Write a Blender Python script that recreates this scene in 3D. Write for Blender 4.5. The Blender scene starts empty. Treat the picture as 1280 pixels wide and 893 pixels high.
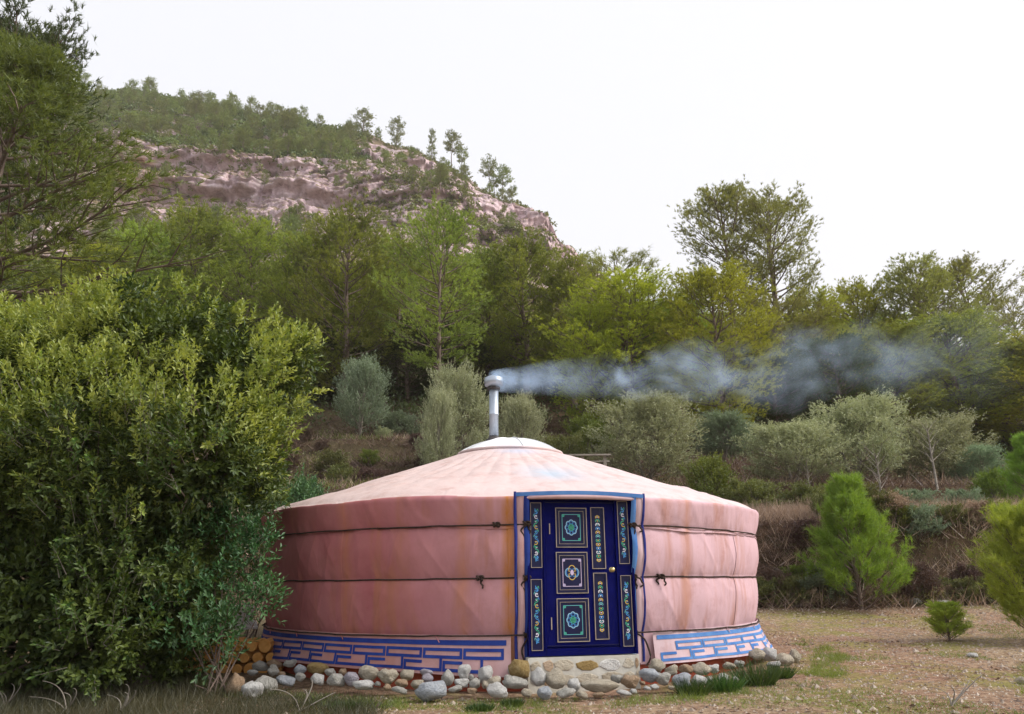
import bpy, math, random
import numpy as np
from mathutils import Matrix, Vector
R = math.radians
S = bpy.context.scene
C = S.collection

# ------------------------------------------------------------ camera
PITCH, ROLL, H0 = R(16.2), R(-0.5), 1.1
cd = bpy.data.cameras.new('camera'); cd.sensor_width = 36; cd.lens = 36 * 950 / 1280; cd.clip_start = .05; cd.clip_end = 3000
cam = bpy.data.objects.new('camera', cd); C.objects.link(cam)
CM = Matrix.Rotation(math.pi / 2 + PITCH, 3, 'X') @ Matrix.Rotation(ROLL, 3, 'Z')
cam.matrix_world = Matrix.Translation((0, 0, H0)) @ CM.to_4x4()
S.camera = cam

# ------------------------------------------------------------ sky, sun, exposure
SUN_EL, SUN_AZ = R(44), R(99)         # azimuth clockwise from +Y: light comes from the right
w = bpy.data.worlds.new('World'); S.world = w; w.use_nodes = True
nt = w.node_tree; nt.nodes.clear()
sky = nt.nodes.new('ShaderNodeTexSky'); sky.sky_type = 'NISHITA'; sky.sun_disc = False
sky.sun_elevation = SUN_EL; sky.sun_rotation = SUN_AZ; sky.dust_density = 4.0
b1 = nt.nodes.new('ShaderNodeBackground'); b1.inputs['Strength'].default_value = .1
b2 = nt.nodes.new('ShaderNodeBackground'); b2.inputs['Color'].default_value = (.915, .925, .97, 1); b2.inputs['Strength'].default_value = .76
mx = nt.nodes.new('ShaderNodeMixShader'); mx.inputs[0].default_value = .88    # bright cloud veil over the clear sky
wo = nt.nodes.new('ShaderNodeOutputWorld')
nt.links.new(sky.outputs[0], b1.inputs['Color']); nt.links.new(b1.outputs[0], mx.inputs[1])
nt.links.new(b2.outputs[0], mx.inputs[2]); nt.links.new(mx.outputs[0], wo.inputs['Surface'])
sl = bpy.data.lights.new('sun', 'SUN'); sl.energy = 2.6; sl.angle = R(22); sl.color = (1, .94, .86)
sun = bpy.data.objects.new('sun', sl); C.objects.link(sun)
sd = Vector((math.sin(SUN_AZ) * math.cos(SUN_EL), math.cos(SUN_AZ) * math.cos(SUN_EL), math.sin(SUN_EL)))
sun.rotation_euler = sd.to_track_quat('Z', 'Y').to_euler()
S.view_settings.view_transform = 'Standard'; S.view_settings.look = 'None'; S.view_settings.exposure = 0.62; S.view_settings.gamma = 1
S.cycles.max_bounces = 7; S.cycles.diffuse_bounces = 3; S.cycles.transmission_bounces = 3; S.cycles.volume_bounces = 1
S.cycles.transparent_max_bounces = 6; S.cycles.volume_step_rate = 1.0; S.cycles.volume_max_steps = 128

# ------------------------------------------------------------ helpers
def ray(px, py):
    d = CM @ Vector(((px - 640) / 950, (446.5 - py) / 950, -1)); return d
def at(px, py, Y):
    d = ray(px, py); k = Y / d.y; return Vector((d.x * k, Y, H0 + d.z * k))

def _hash(ix, iy, iz, seed):
    h = (ix * 374761393 + iy * 668265263 + iz * 2147483647 + seed * 974711) & 0xffffffff
    h = ((h ^ (h >> 13)) * 1274126177) & 0xffffffff
    h = (h ^ (h >> 16)) & 0xffff
    return h / 65535.0
def vnoise(x, y, z=0., seed=0):
    x, y, z = np.broadcast_arrays(np.asarray(x, float), np.asarray(y, float), np.asarray(z, float))
    fx, fy, fz = np.floor(x), np.floor(y), np.floor(z)
    ix, iy, iz = fx.astype(np.int64), fy.astype(np.int64), fz.astype(np.int64)
    u, v, t = x - fx, y - fy, z - fz
    u, v, t = u*u*(3-2*u), v*v*(3-2*v), t*t*(3-2*t)
    r = 0
    for a in (0, 1):
        for b in (0, 1):
            for c in (0, 1):
                r = r + _hash(ix+a, iy+b, iz+c, seed) * (u if a else 1-u) * (v if b else 1-v) * (t if c else 1-t)
    return r * 2 - 1
def fbm(x, y, z=0., o=4, seed=0, g=.5):
    s, a = 0, 1.
    for i in range(o):
        s = s + a * vnoise(np.asarray(x) * 2**i, np.asarray(y) * 2**i, np.asarray(z) * 2**i, seed + i * 17); a *= g
    return s

def tag(o, label=None, cat=None, group=None, kind=None):
    if label: o['label'] = label
    if cat: o['category'] = cat
    if group: o['group'] = group
    if kind: o['kind'] = kind
    return o
def link(name, me, parent=None, loc=None):
    o = bpy.data.objects.new(name, me); C.objects.link(o)
    if parent: o.parent = parent
    if loc is not None: o.location = loc
    return o
def empty(name, loc=(0, 0, 0), rz=0, sc=None):
    o = bpy.data.objects.new(name, None); C.objects.link(o); o.location = loc; o.rotation_euler = (0, 0, rz); o.empty_display_size = .2
    if sc is not None: o.scale = sc
    return o

class G:
    "gathers vertices and faces (numpy) into one mesh"
    def __init__(s): s.v = []; s.f = {3: [], 4: []}; s.m = {3: [], 4: []}; s.n = 0; s.poly = []
    def add(s, V, F, mi=0):
        V = np.asarray(V, float).reshape(-1, 3); F = np.asarray(F, np.int64)
        k = F.shape[1]
        s.v.append(V); s.f[k].append(F + s.n); s.m[k].append(np.full(len(F), mi)); s.n += len(V)
        return s
    def ngon(s, V, idx, mi=0):
        s.v.append(np.asarray(V, float)); s.poly.append(([i + s.n for i in idx], mi)); s.n += len(V)
    def mesh(s, name, mats, smooth=False):
        me = bpy.data.meshes.new(name)
        V = np.concatenate(s.v)
        loops, starts, mis, p = [], [], [], 0
        for k in (3, 4):
            if s.f[k]:
                F = np.concatenate(s.f[k]); loops.append(F.ravel()); starts.append(p + np.arange(len(F)) * k); p += F.size; mis.append(np.concatenate(s.m[k]))
        for idx, mi in s.poly:
            loops.append(np.array(idx)); starts.append(np.array([p])); p += len(idx); mis.append(np.array([mi]))
        L = np.concatenate(loops); st = np.concatenate(starts); M = np.concatenate(mis)
        me.vertices.add(len(V)); me.vertices.foreach_set('co', V.astype(np.float32).ravel())
        me.loops.add(len(L)); me.loops.foreach_set('vertex_index', L.astype(np.int32))
        me.polygons.add(len(st)); me.polygons.foreach_set('loop_start', st.astype(np.int32))
        for m in (mats if isinstance(mats, (list, tuple)) else [mats]): me.materials.append(m)
        me.polygons.foreach_set('material_index', M.astype(np.int32))
        me.polygons.foreach_set('use_smooth', np.full(len(st), smooth))
        me.update(calc_edges=True); me.validate()
        return me
    # shapes
    def box(s, c, h, mi=0, M=None, taper=0):
        x, y, z = h
        V = np.array([[-x,-y,-z],[x,-y,-z],[x,y,-z],[-x,y,-z],[-x,-y,z],[x,-y,z],[x,y,z],[-x,y,z]], float)
        if taper: V[4:, :2] *= (1 - taper)
        if M is not None: V = V @ np.array(M.to_3x3()).T
        return s.add(V + np.array(c), [[0,3,2,1],[4,5,6,7],[0,1,5,4],[1,2,6,5],[2,3,7,6],[3,0,4,7]], mi)
    def tube(s, P, r, n=6, mi=0, cap=True, closed=False):
        P = np.asarray(P, float); m = len(P); r = np.broadcast_to(np.asarray(r, float), (m,))
        T = np.gradient(P, axis=0); 
        if closed: T = np.roll(P, -1, 0) - np.roll(P, 1, 0)
        T /= np.linalg.norm(T, axis=1)[:, None] + 1e-9
        ref = np.array([0., 0, 1]) if abs(T[0, 2]) < .8 else np.array([1., 0, 0])
        A = np.cross(T, ref); bad = np.linalg.norm(A, axis=1) < 1e-3; A[bad] = [1, 0, 0]
        A /= np.linalg.norm(A, axis=1)[:, None]; B = np.cross(T, A)
        a = np.arange(n) * 2 * np.pi / n
        V = P[:, None] + r[:, None, None] * (np.cos(a)[None, :, None] * A[:, None] + np.sin(a)[None, :, None] * B[:, None])
        i = np.arange(m if closed else m - 1)[:, None]; j = np.arange(n)[None]; k = (j + 1) % n; i2 = (i + 1) % m
        F = np.stack([i*n+j, i*n+k, i2*n+k, i2*n+j], -1).reshape(-1, 4)
        base = s.n; s.add(V.reshape(-1, 3), F, mi)
        if cap and not closed:
            s.poly.append(([base + q for q in range(n)], mi)); s.poly.append(([base + (m-1)*n + q for q in range(n)][::-1], mi))
        return s
    def grid(s, V, mi=0, close=False):
        a, b = V.shape[:2]
        i = np.arange(a - 1)[:, None]; j = np.arange(b if close else b - 1)[None]; k = (j + 1) % b
        F = np.stack([i*b+j, i*b+k, (i+1)*b+k, (i+1)*b+j], -1).reshape(-1, 4)
        return s.add(V.reshape(-1, 3), F, mi)
    def lathe(s, prof, c=(0, 0, 0), n=24, mi=0):
        a = np.arange(n) * 2 * np.pi / n
        V = np.array([[[r*math.cos(t)+c[0], r*math.sin(t)+c[1], z+c[2]] for t in a] for r, z in prof])
        return s.grid(V, mi, close=True)

def norm(v): return v / (np.linalg.norm(v, axis=-1, keepdims=True) + 1e-9)
def blades(g, P, D, L, W, rng, mi=0, bend=0.0):
    "thin triangles from P along D"
    n = len(P); D = norm(D); s_ = norm(np.cross(D, rng.normal(size=(n, 3))))
    L = np.broadcast_to(L, (n,))[:, None]; W = np.broadcast_to(W, (n,))[:, None]
    V = np.stack([P - s_*W/2, P + s_*W/2, P + D*L], 1)
    F = np.arange(n*3).reshape(-1, 3); g.add(V.reshape(-1, 3), F, mi)
def leaves(g, P, D, N, L, W, rng, mi=0, fold=.18):
    "kite-shaped folded leaves: two triangles each"
    n = len(P); D = norm(D); s_ = norm(np.cross(D, N)); N = norm(np.cross(s_, D))
    L = np.broadcast_to(L, (n,))[:, None]; W = np.broadcast_to(W, (n,))[:, None]
    V = np.stack([P, P + D*L*.55 + s_*W/2 + N*W*fold, P + D*L, P + D*L*.55 - s_*W/2 + N*W*fold], 1).reshape(-1, 3)
    i = np.arange(n)[:, None] * 4
    F = np.concatenate([i + np.array([[0, 1, 2]]), i + np.array([[0, 2, 3]])]); g.add(V, F, mi)

# ------------------------------------------------------------ materials
def mat(name, col=(.5, .5, .5), rough=.8, metal=0., spec=.3):
    m = bpy.data.materials.new(name); m.use_nodes = True
    p = m.node_tree.nodes['Principled BSDF']; p.inputs['Base Color'].default_value = (*col, 1)
    p.inputs['Roughness'].default_value = rough; p.inputs['Metallic'].default_value = metal
    p.inputs['Specular IOR Level'].default_value = spec
    return m
class N:
    def __init__(s, m): s.t = m.node_tree; s.p = s.t.nodes.get('Principled BSDF')
    def new(s, kind, **kw):
        n = s.t.nodes.new('ShaderNode' + kind)
        for k, v in kw.items():
            if k in n.inputs.keys(): n.inputs[k].default_value = v
            else: setattr(n, k, v)
        return n
    def l(s, a, b): s.t.links.new(a, b)
    def coord(s, scale=(1, 1, 1), kind='Object', rot=(0, 0, 0)):
        c = s.new('TexCoord'); m = s.new('Mapping'); m.inputs['Scale'].default_value = scale; m.inputs['Rotation'].default_value = rot
        s.l(c.outputs[kind], m.inputs['Vector']); return m.outputs[0]
    def noise(s, sc, vec=None, detail=5, rough=.6, dist=0):
        n = s.new('TexNoise', Scale=sc, Detail=detail, Roughness=rough, Distortion=dist)
        if vec: s.l(vec, n.inputs['Vector'])
        return n.outputs['Fac']
    def ramp(s, fac, stops):
        r = s.new('ValToRGB'); e = r.color_ramp.elements
        while len(e) < len(stops): e.new(.5)
        for k, (p, c) in zip(e, stops):
            k.position = p; k.color = (*c, 1) if isinstance(c, tuple) else (c, c, c, 1)
        s.l(fac, r.inputs[0]); return r.outputs[0]
    def mix(s, f, a, b, mode='MIX'):
        n = s.new('MixRGB', blend_type=mode)
        for i, v in ((0, f), (1, a), (2, b)):
            if isinstance(v, (int, float)): n.inputs[i].default_value = v if i == 0 else (v, v, v, 1)
            elif isinstance(v, tuple): n.inputs[i].default_value = (*v, 1)
            else: s.l(v, n.inputs[i])
        return n.outputs[0]
    def math(s, op, a, b=None, clamp=False):
        n = s.new('Math', operation=op, use_clamp=clamp)
        for i, v in ((0, a), (1, b)):
            if v is None: continue
            if isinstance(v, (int, float)): n.inputs[i].default_value = v
            else: s.l(v, n.inputs[i])
        return n.outputs[0]
    def bump(s, h, strength=.5, dist=.02, prev=None):
        b = s.new('Bump', Strength=strength, Distance=dist); s.l(h, b.inputs['Height'])
        if prev: s.l(prev, b.inputs['Normal'])
        s.l(b.outputs[0], s.p.inputs['Normal']); return b.outputs[0]
    def base(s, c): s.l(c, s.p.inputs['Base Color'])

def noisy(name, a, b, sc=6, rough=.85, bump=.3, bs=40, bd=.01, detail=6, coord=(1, 1, 1)):
    m = mat(name, a, rough); n = N(m); v = n.coord(coord)
    n.base(n.ramp(n.noise(sc, v, detail), [(.3, a), (.7, b)]))
    if bump: n.bump(n.noise(bs, v, 6), bump, bd)
    return m
def leaf_mat(name, dark, light, trans=.35, sc=.5, tint=(1.15, 1.12, .55)):
    "leaf colour varies leaf by leaf and plant by plant; light shines through"
    m = bpy.data.materials.new(name); m.use_nodes = True; n = N(m); n.t.nodes.remove(n.p)
    geo = n.new('NewGeometry'); oi = n.new('ObjectInfo')
    tc = n.new('TexCoord')
    nz = n.noise(sc, tc.outputs['Object'], 2)
    f = n.math('ADD', n.math('MULTIPLY', geo.outputs['Random Per Island'], .55), n.math('MULTIPLY', n.ramp(nz, [(.35, 0.), (.65, 1.)]), .45))
    c = n.ramp(f, [(0., dark), (1., light)])
    hs = n.new('HueSaturation'); n.l(c, hs.inputs['Color'])
    n.l(n.math('ADD', n.math('MULTIPLY', oi.outputs['Random'], .035), .483), hs.inputs['Hue'])
    n.l(n.math('ADD', n.math('MULTIPLY', oi.outputs['Random'], .4), .85), hs.inputs['Value'])
    c = hs.outputs[0]
    d = n.new('BsdfDiffuse'); tr = n.new('BsdfTranslucent'); gl = n.new('BsdfGlossy', Roughness=.5)
    n.l(c, d.inputs['Color']); n.l(n.mix(1., c, tint, 'MULTIPLY'), tr.inputs['Color']); gl.inputs['Color'].default_value = (.8, .85, .9, 1)
    a = n.new('MixShader'); a.inputs[0].default_value = trans; n.l(d.outputs[0], a.inputs[1]); n.l(tr.outputs[0], a.inputs[2])
    b = n.new('MixShader'); b.inputs[0].default_value = .04; n.l(a.outputs[0], b.inputs[1]); n.l(gl.outputs[0], b.inputs[2])
    o = n.t.nodes['Material Output']; n.l(b.outputs[0], o.inputs['Surface'])
    return m

M_PINE = leaf_mat('pine_needles', (.105, .16, .03), (.43, .50, .10), .5)
M_PINEN = leaf_mat('near_pine_needles', (.07, .11, .03), (.26, .31, .08), .4)
M_PINE_Y = leaf_mat('yellow_green_needles', (.18, .22, .025), (.49, .50, .065), .5)
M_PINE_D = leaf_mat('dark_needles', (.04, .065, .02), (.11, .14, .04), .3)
M_PINE_R = leaf_mat('rusty_needles', (.15, .16, .045), (.36, .37, .12), .45)
M_YOUNGY = leaf_mat('yellow_young_needles', (.20, .30, .03), (.50, .58, .09), .45)
M_YOUNG = leaf_mat('young_needles', (.12, .22, .025), (.32, .45, .06), .45)
M_HILLP = leaf_mat('hill_needles', (.10, .145, .04), (.31, .34, .10), .45, .2)
M_OLIVE = leaf_mat('olive_leaves', (.20, .23, .12), (.54, .56, .36), .3, .8, (1.1, 1.1, .8))
M_OLIVE_B = leaf_mat('blue_green_leaves', (.13, .18, .11), (.33, .40, .26), .25, .8, (1, 1.1, .8))
M_OAK = leaf_mat('oak_leaves', (.020, .055, .012), (.15, .22, .036), .3, .9)
M_OAKT = leaf_mat('lit_young_oak_leaves', (.13, .21, .035), (.46, .51, .13), .4, 1.6)
M_LENT = leaf_mat('lentisk_leaves', (.025, .075, .025), (.10, .20, .06), .25, 1.0, (1, 1.1, .7))
M_DRY = leaf_mat('dry_grass', (.18, .12, .09), (.60, .47, .35), .25, 1.2, (1.1, 1, .8))
M_HEATH = leaf_mat('brown_scrub', (.07, .04, .032), (.20, .13, .095), .2, .8, (1.1, 1, .8))
M_SCRUB = leaf_mat('olive_scrub', (.07, .09, .025), (.24, .24, .08), .3, .5)
M_THICK = leaf_mat('thicket_leaves', (.055, .09, .025), (.19, .24, .07), .3, .12)
M_GRASS = leaf_mat('green_grass', (.08, .13, .02), (.25, .30, .05), .35, .6)
M_BARK = noisy('pine_bark', (.10, .07, .055), (.26, .20, .17), 5, .9, .5, 25, .03, coord=(1, 1, .4))
M_BARKG = noisy('grey_bark', (.13, .11, .09), (.33, .30, .26), 6, .9, .5, 30, .02, coord=(1, 1, .4))

# ------------------------------------------------------------ ground
BANKS = [(15.9, 17.0, .56, 2.2), (21, 22, 2.75, 3.55), (25.2, 26.3, 3.85, 4.9), (29, 30.2, 5.25, 6.5), (33, 34.2, 6.9, 8.2)]
_by = [-400, -5, 8, 12, 15.9]; _bz = [-2, -.02, .03, .2, .56]
for a, b, c, d in BANKS: _by += [a, a+.35, b-.3, b]; _bz += [c, c+(d-c)*.35, c+(d-c)*.85, d]
_by += [60, 85, 130, 700]; _bz += [20, 33, 45, 60]
def gz(x, y):
    x = np.asarray(x, float); y = np.asarray(y, float)
    wob = (.7 * vnoise(x * .16, y * .05, 0, 3) + .25 * vnoise(x * .6, y * .2, 0, 4)) * np.clip((y - 12) / 3, 0, 1) - .02 * np.clip(x, -30, 30) * np.clip((y-18)/6, 0, 1)
    z = np.interp(y + wob, _by, _bz)
    s_ = np.clip((x / np.maximum(y, 1) - .15) / .45, 0, 1)
    z = np.where(z > 3.6, 3.6 + (z - 3.6) * (1 - .42 * s_), z)
    near = np.clip((np.hypot(x, y - 8) - 3) / 6, .15, 1)
    z = z + near * (.035 * vnoise(x * .5, y * .5, 0, 7) + .015 * vnoise(x * 2, y * 2, 0, 8)) + np.clip((y - 15) / 10, 0, 1) * .12 * fbm(x * .7, y * .7, 0, 3, 9)
    return z
xs = np.concatenate([np.linspace(-600, -62, 20), np.linspace(-60, -22, 60), np.linspace(-21.7, 21.7, 220), np.linspace(22, 60, 60), np.linspace(62, 600, 20)])
ys = np.concatenate([np.linspace(-400, -12, 20), np.linspace(-10, 4, 25), np.linspace(4.2, 36, 260), np.linspace(36.5, 90, 60), np.linspace(95, 700, 25)])
XX, YY = np.meshgrid(xs, ys); ZZ = gz(XX, YY)
g = G(); g.grid(np.stack([XX, YY, ZZ], -1))
mg = mat('soil', (.3, .22, .15), .95, spec=.1); n = N(mg); v = n.coord()
big = n.noise(.35, v, 5, .65); fine = n.noise(15, v, 8, .82); mid = n.noise(2.2, v, 6, .7)
soil = n.ramp(fine, [(.34, (.10, .06, .04)), (.47, (.24, .165, .105)), (.64, (.53, .42, .29))])
soil = n.mix(n.ramp(big, [(.38, .0), (.58, .75)]), soil, n.ramp(fine, [(.35, (.09, .05, .035)), (.6, (.36, .21, .15))]))
gr = n.ramp(fine, [(.3, (.10, .11, .025)), (.7, (.34, .31, .10))])
gf = n.ramp(n.noise(.55, v, 6, .7, .4), [(.50, .0), (.60, .8)])
soil = n.mix(gf, soil, gr)
sep = n.new('SeparateXYZ'); n.l(v, sep.inputs[0])
# leaf litter and scrub soil on the banks and beyond, and under the bush on the left
far = n.math('MULTIPLY', n.math('SUBTRACT', sep.outputs[1], 14.3), .6, True)
lit = n.ramp(mid, [(.3, (.035, .028, .018)), (.55, (.11, .075, .045)), (.75, (.20, .15, .075))])
soil = n.mix(far, soil, lit)
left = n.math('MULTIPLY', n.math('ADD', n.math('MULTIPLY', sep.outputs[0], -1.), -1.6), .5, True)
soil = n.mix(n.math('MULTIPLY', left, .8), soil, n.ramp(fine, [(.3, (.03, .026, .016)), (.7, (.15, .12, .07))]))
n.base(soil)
h = n.math('ADD', n.math('MULTIPLY', fine, 1.), n.math('MULTIPLY', mid, 1.5)); n.bump(h, .9, .03)
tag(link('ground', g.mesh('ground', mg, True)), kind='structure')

# ------------------------------------------------------------ hill
RIDGE = [(-420, 20, 200), (-150, 60, 195), (0, 90, 190), (100, 112, 185), (200, 122, 180), (300, 138, 175), (400, 158, 170), (450, 166, 167), (510, 183, 163), (560, 206, 158), (600, 236, 154),
         (640, 254, 150), (668, 264, 147), (688, 285, 144), (700, 306, 142), (722, 328, 139), (750, 350, 136), (800, 405, 130), (870, 450, 125), (1000, 520, 120)]
FOOT = [(-420, 350, 90), (0, 345, 90), (300, 335, 88), (500, 330, 86), (640, 345, 85), (740, 390, 84), (800, 440, 84), (1000, 540, 84)]
def line3(L, t):
    px = np.array([a[0] for a in L]); P = np.array([at(*a) for a in L])
    return np.stack([np.interp(t, px, P[:, k]) for k in range(3)], -1)
nu, nv = 640, 330
U = np.linspace(-420, 1000, nu); RG = line3(RIDGE, U); FT = line3(FOOT, U)
RG[:, 2] += .9 * fbm(U * .03, 0, 0, 3, 21)
vv = np.linspace(0, 1.5, nv)
VV, UU = np.meshgrid(vv, U, indexing='ij')
Vw = VV + (.05 * vnoise(UU * .006, 0, 0, 31) + .03 * vnoise(UU * .025, VV * 3, 0, 32)) * np.clip(1.05 - VV, 0, 1) * np.clip(VV * 6, 0, 1) + .00016 * (UU - 300) * np.clip(VV*4, 0, 1) * np.clip(1-VV, 0, 1)
cv = [0, .20, .34, .40, .46, .52, .58, .64, .70, .86, 1.0, 1.06, 1.25, 1.5]
cD = [0, .20, .31, .345, .355, .40, .415, .43, .50, .76, 1.0, 1.12, 1.6, 2.4]
cE = [0, .20, .36, .43, .53, .555, .64, .70, .73, .88, 1.0, 1.0, .93, .6]      # share of the climb, as slope above eye level
Dv = np.interp(Vw, cv, cD); Ev = np.interp(Vw, cv, cE)
PX = FT[None, :, 0] + (RG - FT)[None, :, 0] * Dv; PY = FT[None, :, 1] + (RG - FT)[None, :, 1] * Dv
tF = (FT[:, 2] - H0) / FT[:, 1]; tR = (RG[:, 2] - H0) / RG[:, 1]
PZ = H0 + (tF + (tR - tF) * np.minimum(Ev, 1)) * np.where(VV <= 1.03, PY, PY*0 + RG[None, :, 1]) - np.clip(VV-1.03, 0, 1)*60
amp = np.clip(VV * 8, 0, 1) * np.clip(np.abs(VV - 1) * 8, .25, 1)
rid = 1 - np.abs(fbm(PX * .035, PY * .03, PZ * .05, 4, 41, .5)) * 1.7
PY -= amp * (rid - .3) * 3.6; PX += amp * fbm(PX * .09, PY * .09, PZ * .09, 4, 43) * 1.0
st = PZ / 8.0 + .9*vnoise(PX * .025, PY * .02, 0, 46) + .15*vnoise(PX * .2, PY * .2, 0, 45); st2 = PZ / 1.7 + .8*vnoise(PX * .05, PY * .04, 0, 44)
saw = lambda t: np.where((t % 1) < .8, (t % 1) / .8, (1 - (t % 1)) / .2) - .5      # beds of rock with undercut ledges
PY += amp * (saw(st) * 2.6 + saw(st2) * .9)
PY -= amp * (.3 - np.abs(fbm(PX*.40, PY*.3, PZ*.10, 5, 48, .6))) * 1.9; PX += amp * fbm(PX*.5, PY*.5, PZ*.3, 3, 49) * .5
PZ += amp * (fbm(PX * .2, PY * .2, 0, 3, 47) * .5)
g = G(); g.grid(np.stack([PX, PY, PZ], -1))
mh = mat('hill_rock', (.3, .25, .24), .95, spec=.05); n = N(mh); v = n.coord((1, 1, 1))
geo = n.new('NewGeometry'); sx = n.new('SeparateXYZ'); n.l(geo.outputs['Normal'], sx.inputs[0])
n1 = n.noise(.07, v, 8, .7); n2 = n.noise(.5, v, 8, .75); vs = n.coord((.7, .7, 1.1)); n3 = n.noise(.5, vs, 12, .84, .5)
rock = n.ramp(n3, [(.34, (.17, .105, .12)), (.42, (.46, .33, .36)), (.52, (.68, .53, .57)), (.66, (.82, .71, .72))])
rock = n.mix(n.ramp(n1, [(.5, 0.), (.66, .5)]), rock, (.34, .19, .16))
sp = n.new('SeparateXYZ'); n.l(v, sp.inputs[0])
pos = (0, 0, 0); vm = n.new('VectorMath', operation='DISTANCE'); n.l(v, vm.inputs[0]); vm.inputs[1].default_value = pos
rock = n.mix(n.math('MULTIPLY', n.math('SUBTRACT', 1.7, n.math('MULTIPLY', vm.outputs['Value'], .16)), n.ramp(n2, [(.4, 0.), (.6, .8)]), True), rock, (.58, .30, .14))
veg = n.ramp(n2, [(.3, (.10, .085, .04)), (.6, (.22, .175, .085)), (.8, (.34, .24, .14))])
sl_ = n.math('ADD', n.math('MULTIPLY', sx.outputs[2], 1.0), n.math('MULTIPLY', n.math('SUBTRACT', n2, .5), 1.6))
sl_ = n.math('ADD', sl_, n.math('MULTIPLY', n.math('ADD', sp.outputs[0], 22.), -.004))
n.base(n.mix(n.ramp(sl_, [(.50, 0.), (.66, .9)]), rock, veg))
n.bump(n.math('ADD', n3, n.math('MULTIPLY', n.noise(1.6, v, 6, .8), .5)), .6, .7)
_u = (PX / PY); _e = (PZ - H0) / PY; _t = at(158, 215, 100); _k = np.argmin(((_u - _t.x/100)**2 + (_e - (_t.z - H0)/100)**2)[:int(nv*.66)]); _k = np.unravel_index(_k, PX.shape)
vm.inputs[1].default_value = (PX[_k], PY[_k], PZ[_k])      # the ochre scar in the cliff
tag(link('hill', g.mesh('hill', mh, True)), kind='structure')
HP = np.stack([PX, PY, PZ], -1)
HN = np.cross(np.gradient(HP, axis=1), np.gradient(HP, axis=0)); HN = norm(HN); HN *= np.sign(HN[..., 2:3])

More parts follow.
